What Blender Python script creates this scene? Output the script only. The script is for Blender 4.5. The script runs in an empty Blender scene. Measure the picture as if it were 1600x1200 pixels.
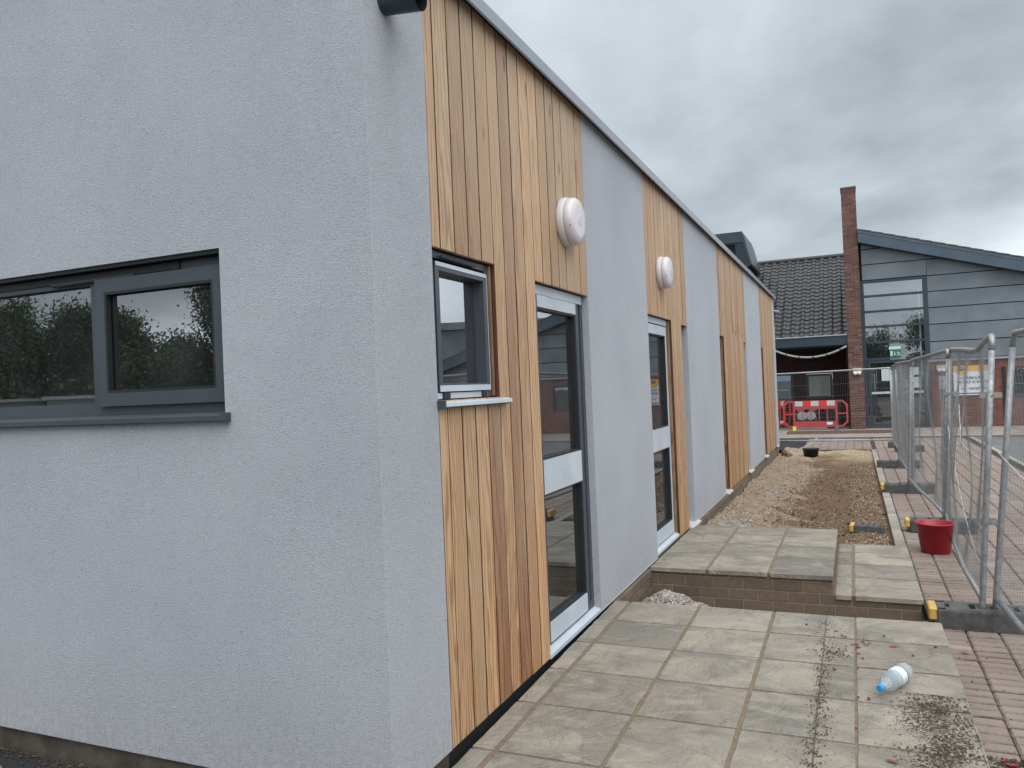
import bpy, bmesh, math, random
import numpy as np
from mathutils import Vector, Matrix, Quaternion
random.seed(7); RNG = np.random.default_rng(7)
R = math.radians
SC = bpy.context.scene
COL = SC.collection

# ------------------------------------------------------------------ camera
cam_d = bpy.data.cameras.new('camera'); cam = bpy.data.objects.new('camera', cam_d); COL.objects.link(cam)
cam_d.sensor_width = 36; cam_d.lens = 27.65; cam_d.clip_end = 2000; cam_d.clip_start = .05
RW = [[0.91646414, -0.04145138, -0.39796391], [0.39788674, -0.01045106, 0.91737501], [-0.04218561, -0.99908586, 0.00691493]]
m = Matrix(((RW[0][0], -RW[0][1], -RW[0][2]), (RW[1][0], -RW[1][1], -RW[1][2]), (RW[2][0], -RW[2][1], -RW[2][2]))).to_4x4()
m.translation = Vector((1.6, 0, 1.6)); cam.matrix_world = m
SC.camera = cam
# ------------------------------------------------------------------ world, sun
SUN_EL, SUN_AZ = R(52), R(140)      # azimuth clockwise from +Y
W = bpy.data.worlds.new('World'); SC.world = W; W.use_nodes = True
nt = W.node_tree; nt.nodes.clear(); N = nt.nodes.new; L = nt.links.new
out = N('ShaderNodeOutputWorld'); bg = N('ShaderNodeBackground'); bgs = N('ShaderNodeBackground'); addn = N('ShaderNodeMixShader')
sky = N('ShaderNodeTexSky'); sky.sky_type = 'NISHITA'; sky.sun_disc = False; sky.sun_elevation = SUN_EL; sky.sun_rotation = SUN_AZ
L(sky.outputs[0], bgs.inputs[0]); bgs.inputs[1].default_value = .1
tc = N('ShaderNodeTexCoord'); sep = N('ShaderNodeSeparateXYZ'); L(tc.outputs['Generated'], sep.inputs[0])
def M(op, a, b=None, clamp=False):
    n = N('ShaderNodeMath'); n.operation = op; n.use_clamp = clamp
    for i, v in enumerate((a, b)):
        if v is None: continue
        if isinstance(v, (int, float)): n.inputs[i].default_value = v
        else: L(v, n.inputs[i])
    return n.outputs[0]
zc = M('MAXIMUM', sep.outputs[2], 0.0); zz = M('ADD', zc, .20)
comb = N('ShaderNodeCombineXYZ'); L(M('DIVIDE', sep.outputs[0], zz), comb.inputs[0]); L(M('DIVIDE', sep.outputs[1], zz), comb.inputs[1])
mp = N('ShaderNodeMapping'); L(comb.outputs[0], mp.inputs[0]); mp.inputs['Location'].default_value = (2.6, 1.7, 0); mp.inputs['Scale'].default_value = (1, .8, 1)
n1 = N('ShaderNodeTexNoise'); L(mp.outputs[0], n1.inputs['Vector']); n1.inputs['Scale'].default_value = .42; n1.inputs['Detail'].default_value = 7; n1.inputs['Roughness'].default_value = .5; n1.inputs['Distortion'].default_value = .25
n2 = N('ShaderNodeTexNoise'); L(mp.outputs[0], n2.inputs['Vector']); n2.inputs['Scale'].default_value = 2.3; n2.inputs['Detail'].default_value = 6; n2.inputs['Roughness'].default_value = .55
nn = M('ADD', M('MULTIPLY', n1.outputs[0], .84), M('MULTIPLY', n2.outputs[0], .16))
rp = N('ShaderNodeValToRGB'); L(nn, rp.inputs[0])
rp.color_ramp.elements[0].position = .32; rp.color_ramp.elements[0].color = (.125, .138, .15, 1)
rp.color_ramp.elements[1].position = .57; rp.color_ramp.elements[1].color = (.50, .53, .555, 1)
e = rp.color_ramp.elements.new(.47); e.color = (.285, .31, .327, 1)
# brighter towards the horizon break in the clouds, as the photo shows, and towards the zenith as any overcast sky
hz = M('POWER', M('SUBTRACT', 1.0, zc), 6.0); zen = M('MULTIPLY', M('POWER', zc, 1.2), 1.2)
gain = M('ADD', M('ADD', .82, M('MULTIPLY', hz, .95)), zen)
gm = N('ShaderNodeVectorMath'); gm.operation = 'SCALE'; L(rp.outputs[0], gm.inputs[0]); L(gain, gm.inputs['Scale'])
L(gm.outputs[0], bg.inputs[0]); bg.inputs[1].default_value = 1.0
addn.inputs[0].default_value = .06; L(bg.outputs[0], addn.inputs[1]); L(bgs.outputs[0], addn.inputs[2]); L(addn.outputs[0], out.inputs[0])
sd = bpy.data.lights.new('sun', 'SUN'); sd.energy = .85; sd.angle = R(60); sd.color = (1, .97, .93)
sun = bpy.data.objects.new('sun', sd); COL.objects.link(sun)
dv = Vector((math.sin(SUN_AZ) * math.cos(SUN_EL), math.cos(SUN_AZ) * math.cos(SUN_EL), math.sin(SUN_EL)))
sun.rotation_euler = dv.to_track_quat('Z', 'Y').to_euler(); sun.location = dv * 50
vs = SC.view_settings; vs.view_transform = 'Standard'; vs.look = 'None'; vs.gamma = 1; vs.exposure = 1.18; vs.use_curve_mapping = False
SC.render.engine = 'CYCLES'; SC.cycles.max_bounces = 8; SC.cycles.transparent_max_bounces = 24

# ------------------------------------------------------------------ materials
class MT:
    """small helper round one node tree"""
    def __init__(s, name, base=(.5, .5, .5), rough=.8, metal=0, spec=.5):
        s.m = bpy.data.materials.new(name); s.m.use_nodes = True; s.t = s.m.node_tree
        s.b = s.t.nodes['Principled BSDF']; s.o = s.t.nodes['Material Output']
        s.b.inputs['Base Color'].default_value = (*base, 1); s.b.inputs['Roughness'].default_value = rough
        s.b.inputs['Metallic'].default_value = metal; s.b.inputs['Specular IOR Level'].default_value = spec
        s.base = base
    def n(s, t, **k):
        x = s.t.nodes.new(t)
        for a, b in k.items():
            if a in x.inputs: x.inputs[a].default_value = b
            else: setattr(x, a, b)
        return x
    def l(s, a, b): s.t.links.new(a, b)
    def co(s, scale=(1, 1, 1), rnd=0, kind='Object'):
        c = s.n('ShaderNodeTexCoord'); mp = s.n('ShaderNodeMapping'); mp.inputs['Scale'].default_value = scale
        if kind == 'world': g = s.n('ShaderNodeNewGeometry'); src = g.outputs['Position']
        else: src = c.outputs[kind]
        if rnd:
            oi = s.n('ShaderNodeObjectInfo'); vm = s.n('ShaderNodeVectorMath', operation='SCALE'); vm.inputs[0].default_value = (rnd, rnd * .7, rnd * 1.3)
            s.l(oi.outputs['Random'], vm.inputs['Scale']); va = s.n('ShaderNodeVectorMath', operation='ADD'); s.l(src, va.inputs[0]); s.l(vm.outputs[0], va.inputs[1]); src = va.outputs[0]
        s.l(src, mp.inputs[0]); return mp.outputs[0]
    def noise(s, vec, scale, detail=4, rough=.55, dist=0):
        x = s.n('ShaderNodeTexNoise'); x.inputs['Scale'].default_value = scale; x.inputs['Detail'].default_value = detail
        x.inputs['Roughness'].default_value = rough; x.inputs['Distortion'].default_value = dist; s.l(vec, x.inputs['Vector']); return x.outputs[0]
    def ramp(s, fac, stops):
        r = s.n('ShaderNodeValToRGB'); s.l(fac, r.inputs[0]); el = r.color_ramp.elements
        while len(el) < len(stops): el.new(.5)
        for e_, (p, c) in zip(el, stops):
            e_.position = p; e_.color = (*c, 1) if isinstance(c, tuple) else (c, c, c, 1)
        return r.outputs[0]
    def mix(s, fac, a, b, mode='MIX'):
        x = s.n('ShaderNodeMix'); x.data_type = 'RGBA'; x.blend_type = mode
        for k, v in ((0, fac), (6, a), (7, b)):
            if isinstance(v, (int, float)): x.inputs[k].default_value = v
            elif isinstance(v, tuple): x.inputs[k].default_value = (*v, 1)
            else: s.l(v, x.inputs[k])
        return x.outputs[2]
    def math(s, op, a, b=0, clamp=False):
        x = s.n('ShaderNodeMath'); x.operation = op; x.use_clamp = clamp
        for k, v in ((0, a), (1, b)):
            if isinstance(v, (int, float)): x.inputs[k].default_value = v
            else: s.l(v, x.inputs[k])
        return x.outputs[0]
    def rnd(s):
        return s.n('ShaderNodeObjectInfo').outputs['Random']
    def color(s, c): s.l(c, s.b.inputs['Base Color'])
    def rough(s, c): s.l(c, s.b.inputs['Roughness'])
    def bump(s, h, strength=.5, dist=.01, prev=None):
        x = s.n('ShaderNodeBump'); x.inputs['Strength'].default_value = strength; x.inputs['Distance'].default_value = dist; s.l(h, x.inputs['Height'])
        if prev is not None: s.l(prev, x.inputs['Normal'])
        s.l(x.outputs[0], s.b.inputs['Normal']); return x.outputs[0]

def simple(name, base, rough=.6, metal=0, var=.12, scale=8, bump=0, bscale=60, spec=.5, rnd=0):
    t = MT(name, base, rough, metal, spec); c = t.co(rnd=7 if rnd else 0)
    f = t.noise(c, scale, 5); k = tuple(min(1, x * (1 + var)) for x in base); d = tuple(x * (1 - var) for x in base)
    col = t.ramp(f, [(.3, d), (.7, k)])
    if rnd:
        col = t.mix(1.0, col, t.ramp(t.rnd(), [(0, 1 - rnd), (1, 1 + rnd)]), 'MULTIPLY')
    t.color(col)
    t.rough(t.math('ADD', t.math('MULTIPLY', t.noise(c, scale * 3, 3), .2), rough - .1))
    if bump: t.bump(t.noise(c, bscale, 3), bump, .004)
    return t.m

def mat_render():
    t = MT('grey_render', rough=.93, spec=.25); c = t.co()
    big = t.noise(c, 1.1, 4); streak = t.noise(t.co((2.6, 2.6, .5)), 1.6, 6, .65, .4)
    col = t.ramp(big, [(.3, (.45, .473, .515)), (.7, (.51, .532, .572))])
    col = t.mix(t.math('MULTIPLY', t.ramp(streak, [(.45, 0.0), (.8, 1.0)]), .17), col, (.37, .40, .445))
    grain = t.noise(c, 120, 4, .75, 1.8)
    col = t.mix(.9, col, t.ramp(grain, [(.30, .45), (.47, 1.0), (.8, 1.2)]), 'MULTIPLY')
    t.color(col)
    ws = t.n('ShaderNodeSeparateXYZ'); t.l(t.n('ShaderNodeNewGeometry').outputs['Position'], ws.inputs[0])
    spout_streak = t.math('MULTIPLY', t.ramp(t.math('ABSOLUTE', t.math('SUBTRACT', ws.outputs[1], 2.61)), [(.02, 1.0), (.10, 0.0)]), t.ramp(t.math('SUBTRACT', ws.outputs[2], 2.3), [(.05, 0.0), (.65, 1.0)]))  # darker streak below the near spout
    spout_streak = t.math('MULTIPLY', spout_streak, t.ramp(streak, [(.3, .2), (.6, .9)]))
    splash = t.math('MULTIPLY', t.ramp(ws.outputs[2], [(.12, .75), (.55, 0.0)]), t.ramp(t.noise(c, 38, 4, .7), [(.42, 0.0), (.66, 1.0)]))
    col = t.mix(t.math('MULTIPLY', spout_streak, .32), col, (.20, .20, .19)); col = t.mix(t.math('MULTIPLY', splash, .6), col, (.33, .28, .23)); t.color(col)
    v = t.n('ShaderNodeTexVoronoi'); v.inputs['Scale'].default_value = 330; t.l(t.co(), v.inputs['Vector'])
    h = t.math('ADD', grain, t.math('MULTIPLY', v.outputs[0], .5))
    p = t.bump(h, .9, .006); t.bump(t.noise(c, 22, 3), .10, .01, p)
    return t.m
def mat_wood(name='cedar_board', tone=1.0):
    t = MT(name, rough=.58, spec=.4)
    c = t.co((1, 1, 1), rnd=37)
    # cathedral grain: stretched, warped rings
    warp = t.noise(t.co((6, 6, .55), rnd=37), 1.0, 4, .5)
    cc = t.n('ShaderNodeVectorMath', operation='MULTIPLY_ADD'); t.l(c, cc.inputs[0]); cc.inputs[1].default_value = (16, 16, .9)
    wv = t.n('ShaderNodeCombineXYZ'); t.l(t.math('MULTIPLY', warp, 5.5), wv.inputs[0]); t.l(t.math('MULTIPLY', warp, 4.0), wv.inputs[1]); t.l(wv.outputs[0], cc.inputs[2])
    w = t.n('ShaderNodeTexWave'); w.wave_type = 'RINGS'; w.inputs['Scale'].default_value = .9; w.inputs['Distortion'].default_value = 2.6; w.inputs['Detail'].default_value = 3; w.inputs['Detail Scale'].default_value = 1.2
    t.l(cc.outputs[0], w.inputs['Vector'])
    fine = t.noise(t.co((160, 160, 2.2), rnd=11), 1.0, 3, .6)
    base = t.ramp(t.rnd(), [(0, (.50, .285, .15)), (.15, (.62, .40, .235)), (.3, (.43, .235, .12)), (.45, (.64, .445, .28)), (.6, (.55, .335, .18)), (.72, (.40, .22, .125)), (.85, (.60, .395, .24)), (1, (.49, .305, .18))])
    base = t.mix(1.0, base, t.ramp(t.math('FRACT', t.math('MULTIPLY', t.rnd(), 7.31)), [(0, .78), (1, 1.12)]), 'MULTIPLY')
    dark = t.mix(1.0, base, (.58, .45, .36), 'MULTIPLY')
    col = t.mix(t.math('MULTIPLY', t.ramp(w.outputs[0], [(.35, 0.0), (.9, 1.0)]), .95), base, dark)
    col = t.mix(.5, col, t.ramp(fine, [(.3, .72), (.7, 1.15)]), 'MULTIPLY')
    blot = t.noise(t.co((3, 3, .7), rnd=23), 1.3, 4)
    col = t.mix(t.math('MULTIPLY', t.ramp(blot, [(.45, 0.0), (.8, 1.0)]), .5), col, (.43, .335, .25))
    # light tone painted in: boards paler towards the top, deeper towards the foot
    sz = t.n('ShaderNodeSeparateXYZ'); t.l(t.n('ShaderNodeNewGeometry').outputs['Position'], sz.inputs[0])
    wz = t.math('ADD', t.math('MULTIPLY', sz.outputs[2], .26), t.math('MULTIPLY', t.math('SUBTRACT', blot, .5), .7), True)
    col = t.mix(t.math('MULTIPLY', wz, .62), t.mix(.55, col, (.86, .74, .58), 'MULTIPLY'), t.mix(.55, col, (.62, .525, .39)))
    # knots
    kv = t.n('ShaderNodeTexVoronoi'); kv.inputs['Scale'].default_value = 1.0; t.l(t.co((5.5, 5.5, 1.7), rnd=51), kv.inputs['Vector'])
    kn = t.ramp(kv.outputs[0], [(.05, 1.0), (.10, 0.0)])
    col = t.mix(t.math('MULTIPLY', kn, .7), col, (.13, .065, .03))
    if tone != 1: col = t.mix(1.0, col, (tone, tone * .93, tone * .86), 'MULTIPLY')
    t.color(col)
    t.rough(t.ramp(fine, [(0, .48), (1, .72)]))
    t.bump(t.math('ADD', t.math('MULTIPLY', fine, .5), t.math('MULTIPLY', w.outputs[0], .4)), .35, .0015)
    return t.m
def mat_slab():
    t = MT('riven_slab', rough=.85, spec=.35); c = t.co((1, 1, 1), rnd=19, kind='Object')
    a = t.noise(c, 3.2, 5, .6, .6); b = t.noise(c, 14, 5, .65); r_ = t.noise(t.co((1.0, 1.7, 1), rnd=19), 3.4, 6, .6, 1.2)
    base = t.ramp(t.rnd(), [(0, (.18, .162, .134)), (.3, (.30, .262, .21)), (.5, (.21, .19, .157)), (.75, (.345, .303, .243)), (1, (.25, .222, .181))])
    col = t.mix(t.ramp(a, [(.40, 0.0), (.66, .75)]), base, (.148, .142, .128))
    col = t.mix(t.math('MULTIPLY', t.ramp(r_, [(.50, 0.0), (.66, 1.0)]), .45), col, (.37, .33, .27))
    col = t.mix(t.math('MULTIPLY', t.ramp(b, [(.6, 0.0), (.75, 1.0)]), .45), col, (.17, .155, .13))
    col = t.mix(.6, col, t.ramp(t.noise(c, 90, 3), [(.3, .82), (.7, 1.1)]), 'MULTIPLY')
    t.color(col)
    ridge = t.math('ABSOLUTE', t.math('SUBTRACT', t.noise(t.co((1, 1.5, 1), rnd=19), 1.9, 4, .5, .7), .5))
    cr = t.ramp(ridge, [(0.0, 0.0), (.022, 1.0)])
    t.color(t.mix(t.math('MULTIPLY', t.ramp(ridge, [(0.0, 1.0), (.009, 0.0)]), t.ramp(b, [(.50, 0.0), (.68, .5)])), col, (.13, .115, .095)))
    p = t.bump(cr, .55, .007); p = t.bump(a, 1.0, .05, p); p = t.bump(r_, .35, .015, p); t.bump(b, .5, .010, p)
    return t.m
def mat_brick(name, cols, rough=.85):
    t = MT(name, rough=rough, spec=.3); c = t.co(rnd=13)
    base = t.ramp(t.rnd(), [(i / (len(cols) - 1), k) for i, k in enumerate(cols)])
    col = t.mix(.6, base, t.ramp(t.noise(c, 26, 5, .65), [(.3, .66), (.7, 1.2)]), 'MULTIPLY'); t.color(col)
    t.bump(t.noise(c, 60, 4), .5, .004); return t.m
def mat_brickwall(name, c1, c2, mortar, scale=1.0):
    """far walls only: bricks under ten pixels"""
    t = MT(name, rough=.9, spec=.25); tcn = t.n('ShaderNodeTexCoord'); sp = t.n('ShaderNodeSeparateXYZ'); t.l(tcn.outputs['Object'], sp.inputs[0])
    cb = t.n('ShaderNodeCombineXYZ'); t.l(t.math('ADD', sp.outputs[0], sp.outputs[1]), cb.inputs[0]); t.l(sp.outputs[2], cb.inputs[1])
    b = t.n('ShaderNodeTexBrick'); t.l(cb.outputs[0], b.inputs['Vector']); b.inputs['Scale'].default_value = 1
    b.inputs['Brick Width'].default_value = .225; b.inputs['Row Height'].default_value = .075; b.inputs['Mortar Size'].default_value = .007; b.inputs['Bias'].default_value = -.1
    b.inputs['Color1'].default_value = (*c1, 1); b.inputs['Color2'].default_value = (*c2, 1); b.inputs['Mortar'].default_value = (*mortar, 1)
    t.color(t.mix(.6, b.outputs[0], t.ramp(t.noise(t.co(), 5, 5), [(.3, .7), (.7, 1.2)]), 'MULTIPLY'))
    t.bump(t.math('SUBTRACT', 1.0, b.outputs[1]), .6, .006); return t.m
def mat_glass(name, tint=(.55, .6, .62), ior=1.75):
    t = MT(name); t.t.nodes.remove(t.b)
    fr = t.n('ShaderNodeFresnel'); fr.inputs['IOR'].default_value = ior
    tr = t.n('ShaderNodeBsdfTransparent'); tr.inputs[0].default_value = (*tint, 1)
    gl = t.n('ShaderNodeBsdfGlossy'); gl.inputs['Roughness'].default_value = .004; gl.inputs[0].default_value = (.93, .96, 1, 1)
    bp = t.n('ShaderNodeBump'); bp.inputs['Strength'].default_value = .03; bp.inputs['Distance'].default_value = .01
    t.l(t.noise(t.co(), 2.2, 2), bp.inputs['Height']); t.l(bp.outputs[0], gl.inputs['Normal'])
    mx = t.n('ShaderNodeMixShader'); t.l(fr.outputs[0], mx.inputs[0]); t.l(tr.outputs[0], mx.inputs[1]); t.l(gl.outputs[0], mx.inputs[2])
    df = t.n('ShaderNodeBsdfDiffuse'); df.inputs[0].default_value = (.6, .62, .62, 1); m2 = t.n('ShaderNodeMixShader'); t.l(t.ramp(t.noise(t.co((1, 1, .5)), 3.5, 4), [(.3, .008), (.8, .045)]), m2.inputs[0]); t.l(mx.outputs[0], m2.inputs[1]); t.l(df.outputs[0], m2.inputs[2]); t.l(m2.outputs[0], t.o.inputs[0])
    return t.m
def mat_ground_soil():
    t = MT('bed_soil', rough=.97, spec=.15); c = t.co()
    a = t.noise(c, 1.4, 6, .6, .4); b = t.noise(c, 55, 5, .7)
    sepn = t.n('ShaderNodeSeparateXYZ'); t.l(t.co(), sepn.inputs[0])
    sand = t.math('MULTIPLY', t.math('ADD', t.math('MULTIPLY', sepn.outputs[1], .16), t.math('MULTIPLY', a, 1.2)), 1.0)
    # gravel near the wall (low x), brown soil in the middle, sand at the far end: real patches of different ground
    gx = t.math('ADD', t.math('MULTIPLY', sepn.outputs[0], -1.0), t.math('MULTIPLY', a, 2.6))
    col = t.mix(t.ramp(gx, [(.42, 0.0), (.78, 1.0)]), (.165, .108, .068), (.32, .25, .18))
    col = t.mix(t.ramp(t.math('SUBTRACT', sand, 2.05), [(0.0, 0.0), (.35, 1.0)]), col, (.40, .315, .215))
    col = t.mix(.9, col, t.ramp(b, [(.3, .45), (.7, 1.45)]), 'MULTIPLY'); t.color(col)
    t.bump(t.math('ADD', b, t.noise(c, 14, 4)), 1.0, .02); return t.m
def mat_stone_mix(name, cols, r=.9):
    t = MT(name, rough=r, spec=.25)
    v = t.n('ShaderNodeTexVoronoi'); v.inputs['Scale'].default_value = 34; t.l(t.co(), v.inputs['Vector'])
    sp = t.n('ShaderNodeSeparateColor'); t.l(v.outputs['Color'], sp.inputs[0])
    t.color(t.ramp(sp.outputs[0], [(i / (len(cols) - 1), k) for i, k in enumerate(cols)])); return t.m
def mat_paver():
    t = MT('paving_block', rough=.9, spec=.25); c = t.co(kind='world')
    v = t.n('ShaderNodeTexBrick'); v.inputs['Scale'].default_value = 1
    base = t.ramp(t.rnd(), [(0, (.225, .168, .138)), (.4, (.285, .218, .182)), (.7, (.20, .152, .128)), (1, (.32, .255, .215))])
    big = t.noise(c, .9, 5, .6)
    col = t.mix(t.ramp(big, [(.35, 0.0), (.7, .75)]), base, (.27, .235, .21))
    col = t.mix(.7, col, t.ramp(t.noise(c, 70, 4, .7), [(.3, .68), (.7, 1.2)]), 'MULTIPLY')
    dirt = t.noise(c, 3.5, 5, .65)
    col = t.mix(t.math('MULTIPLY', t.ramp(dirt, [(.55, 0.0), (.72, 1.0)]), .5), col, (.14, .115, .095))
    ps = t.n('ShaderNodeSeparateXYZ'); t.l(t.co(kind='world'), ps.inputs[0])
    jy = t.math('ABSOLUTE', t.math('SUBTRACT', t.math('FRACT', t.math('MULTIPLY', ps.outputs[1], 10.0)), .5))
    jm = t.math('MULTIPLY', t.ramp(t.math('ADD', jy, t.math('MULTIPLY', t.math('SUBTRACT', t.noise(c, 9, 4, .7), .5), .22)), [(.38, 0.0), (.45, 1.0)]), .85)
    col = t.mix(jm, col, (.06, .043, .034)); t.color(col)
    t.bump(t.noise(c, 120, 4), .45, .003); return t.m
def mat_paver_stuff():
    t = MT('paving_block_far', rough=.9, spec=.25); c = t.co(kind='world')
    # per block tone from a cell lookup on the same 200 x 100 mm module
    mp = t.co((5.0, 10.0, 0), kind='world'); fl = t.n('ShaderNodeVectorMath', operation='FLOOR'); t.l(mp, fl.inputs[0])
    wn = t.n('ShaderNodeTexWhiteNoise'); t.l(fl.outputs[0], wn.inputs[0])
    base = t.ramp(wn.outputs[0], [(0, (.225, .168, .138)), (.4, (.285, .218, .182)), (.7, (.20, .152, .128)), (1, (.32, .255, .215))])
    col = t.mix(t.ramp(t.noise(c, .9, 5, .6), [(.35, 0.0), (.7, .75)]), base, (.27, .235, .21))
    col = t.mix(.7, col, t.ramp(t.noise(c, 70, 4, .7), [(.3, .68), (.7, 1.2)]), 'MULTIPLY')
    col = t.mix(t.math('MULTIPLY', t.ramp(t.noise(c, 3.5, 5, .65), [(.55, 0.0), (.72, 1.0)]), .5), col, (.14, .115, .095))
    ps = t.n('ShaderNodeSeparateXYZ'); t.l(t.co(kind='world'), ps.inputs[0])
    jy = t.math('ABSOLUTE', t.math('SUBTRACT', t.math('FRACT', t.math('MULTIPLY', ps.outputs[1], 10.0)), .5))
    jm = t.math('MULTIPLY', t.ramp(t.math('ADD', jy, t.math('MULTIPLY', t.math('SUBTRACT', t.noise(c, 9, 4, .7), .5), .22)), [(.38, 0.0), (.45, 1.0)]), .85)
    col = t.mix(jm, col, (.06, .043, .034)); t.color(col)
    t.bump(t.noise(c, 120, 4), .45, .003); return t.m
def mat_tarmac():
    t = MT('tarmac', rough=.85, spec=.4); c = t.co()
    t.color(t.mix(.8, t.ramp(t.noise(c, 1.2, 5), [(.3, (.012, .0125, .015)), (.7, (.028, .029, .033))]), t.ramp(t.noise(c, 160, 3), [(.3, .5), (.7, 1.6)]), 'MULTIPLY'))
    t.bump(t.noise(c, 130, 3), .9, .008); return t.m
def mat_film():
    t = MT('white_protective_film', (.62, .68, .75), .42, 0, .4); c = t.co(rnd=5)
    t.color(t.ramp(t.noise(c, 3, 4), [(.3, (.44, .49, .54)), (.7, (.55, .60, .66))]))
    t.bump(t.noise(t.co((3, 3, 22)), 3, 3), .3, .003); return t.m
def mat_galv():
    t = MT('galvanised_steel', (.42, .44, .46), .48, .55, .5); c = t.co()
    t.color(t.ramp(t.noise(c, 26, 4), [(.3, (.22, .232, .24)), (.55, (.32, .333, .343)), (.8, (.43, .445, .45))]))
    t.rough(t.ramp(t.noise(c, 9, 4), [(.3, .38), (.7, .65)])); return t.m

road_m = simple('road_asphalt', (.135, .135, .135), .9, 0, .15, 2, .6, 120)
render_m = mat_render(); wood_m = mat_wood(); jamb_m = mat_wood('cedar_jamb', .62); slab_m = mat_slab(); edge_m = simple('cedar_gap_shade', (.10, .040, .018), .9, 0, .2, 6)  # edge_m: shade of the board gaps put into a dark side colour
buff_brick = mat_brick('buff_brick', [(.135, .102, .075), (.175, .13, .095), (.12, .093, .07), (.155, .12, .09)])
red_brick = mat_brick('red_brick', [(.125, .062, .051), (.16, .08, .063), (.10, .052, .047), (.20, .118, .10)])
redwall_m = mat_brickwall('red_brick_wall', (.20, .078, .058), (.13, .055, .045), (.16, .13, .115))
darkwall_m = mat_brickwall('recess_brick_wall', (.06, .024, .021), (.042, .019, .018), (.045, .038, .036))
plinth_m = simple('plinth_brown', (.17, .125, .095), .9, var=.25, scale=14, bump=.4)
mortar_m = simple('mortar', (.175, .135, .092), .95, var=.22, scale=30, bump=.5)
mortar_grey = simple('mortar_grey', (.27, .22, .165), .95, var=.15, scale=30, bump=.5)
black_m = simple('black_shade', (.012, .012, .014), .8)
anth = simple('anthracite_frame', (.052, .062, .078), .42, 0, .08, 4, spec=.5)
anth_dark = simple('anthracite_seal', (.012, .014, .018), .5)
film_m = mat_film(); glass_m = mat_glass('window_glass', (.5, .55, .57), 2.9); glass_f = mat_glass('coated_door_glass', (.45, .5, .52), 4.6); glass_dim = mat_glass('tinted_glass', (.34, .40, .42), 2.7)
coping_m = simple('coping_metal', (.30, .325, .355), .36, .3, .05, 3)
white_pl = simple('white_plastic', (.56, .54, .56), .45, 0, .05, 5)
lens_m = simple('opal_lens', (.62, .59, .62), .3, 0, .03, 5)
galv = mat_galv()
rubber = simple('recycled_rubber', (.085, .085, .083), .85, 0, .35, 18, .6, 90)
yellow_m = simple('yellow_reflector', (.58, .37, .09), .5, 0, .15, 12)
redpl = simple('red_bucket_plastic', (.33, .010, .024), .38, 0, .12, 6, .15, 30)
blackpl = simple('black_plastic', (.014, .016, .02), .45)
soil_m = mat_ground_soil()
gravel_m = mat_stone_mix('pea_gravel', [(.16, .115, .08), (.33, .25, .175), (.25, .19, .14), (.43, .34, .25), (.36, .29, .22), (.21, .15, .11), (.52, .44, .35)])
mud_m = mat_stone_mix('mud_crumbs', [(.07, .052, .038), (.12, .092, .068), (.045, .036, .028), (.16, .125, .095)])
whitegr_m = mat_stone_mix('pale_gravel', [(.20, .17, .14), (.36, .34, .32), (.27, .23, .19), (.50, .50, .51)])
crumb_m = mat_stone_mix('soil_crumbs', [(.03, .024, .02), (.075, .055, .04), (.05, .04, .03), (.11, .085, .06)])
paver_m = mat_paver(); paver_far = mat_paver_stuff(); tarmac_m = mat_tarmac()
joint_m = simple('sand_joint', (.045, .034, .026), .97, 0, .35, 12, .6)
kerb_m = mat_brick('kerb_concrete', [(.29, .26, .22), (.35, .315, .27), (.26, .235, .205), (.38, .345, .295)])
conc_m = simple('concrete', (.30, .285, .26), .92, 0, .2, 4, .5, 60)
clad_m = simple('grey_metal_cladding', (.165, .192, .212), .42, .35, .2, 1.1, rnd=.06)
navy = simple('dark_blue_metal', (.026, .044, .058), .42, .1, .12, 2)
navy2 = simple('blue_grey_fascia', (.055, .085, .115), .4, .1, .12, 2)
slate_m = simple('grey_roof_tile', (.075, .095, .115), .55, 0, .2, 5, .3, rnd=.12)
tile_m = simple('dark_pantile', (.020, .019, .020), .45, 0, .35, 6, .5, 40, rnd=.3)
wire_m = simple('mesh_wire', (.20, .205, .21), .55, .3, .2, 3)
coupl_m = simple('dull_coupler', (.30, .30, .26), .6)
cream_m = simple('cream_fitting', (.50, .50, .40), .5)
lamp_glass = simple('lamp_glass', (.75, .76, .68), .25)
dark_in = simple('interior_dark', (.10, .10, .10), .9)
int_wall = simple('interior_wall', (.30, .31, .31), .9)
int_floor = simple('interior_floor', (.22, .21, .20), .7)
barrier_red = simple('barrier_red', (.42, .045, .055), .5, 0, .12, 5)
barrier_or = simple('barrier_orange_red', (.55, .05, .03), .5, 0, .12, 5)
refl_white = simple('reflective_white', (.50, .53, .52), .4, 0, .08)
refl_red = simple('reflective_red', (.70, .03, .02), .4, 0, .08)
yellow_foot = simple('yellow_foot', (.45, .42, .03), .6)
blue_cap = simple('blue_cap', (.03, .30, .62), .35)
label_m = simple('bottle_label', (.62, .72, .76), .4, 0, .15, 18)
band_m = simple('label_band', (.12, .14, .18), .5)
berry_m = simple('berry_red', (.24, .012, .018), .4)
leaf_red = simple('dry_leaf', (.28, .07, .035), .7)
stick_m = simple('dry_twig', (.42, .36, .28), .8)
grey_pipe = simple('grey_conduit', (.30, .31, .33), .5)
sign_white = simple('sign_white', (.72, .75, .80), .45, 0, .03)
sign_yel = simple('sign_yellow', (.80, .42, .02), .45, 0, .04)
ink = simple('sign_ink', (.03, .035, .05), .5)
green_s = simple('exit_green', (.01, .13, .085), .5)
exit_wh = simple('exit_white', (.45, .66, .60), .5)
paper_m = simple('paper', (.48, .55, .58), .7, 0, .08)
blind_m = simple('pale_blind', (.42, .45, .41), .7, 0, .08, 3)
frost_m = simple('frosted_band', (.42, .52, .52), .6)
bark_m = simple('tree_bark', (.07, .055, .04), .95, 0, .3, 20, .8)
cardb = simple('cardboard', (.45, .20, .10), .8)

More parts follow.
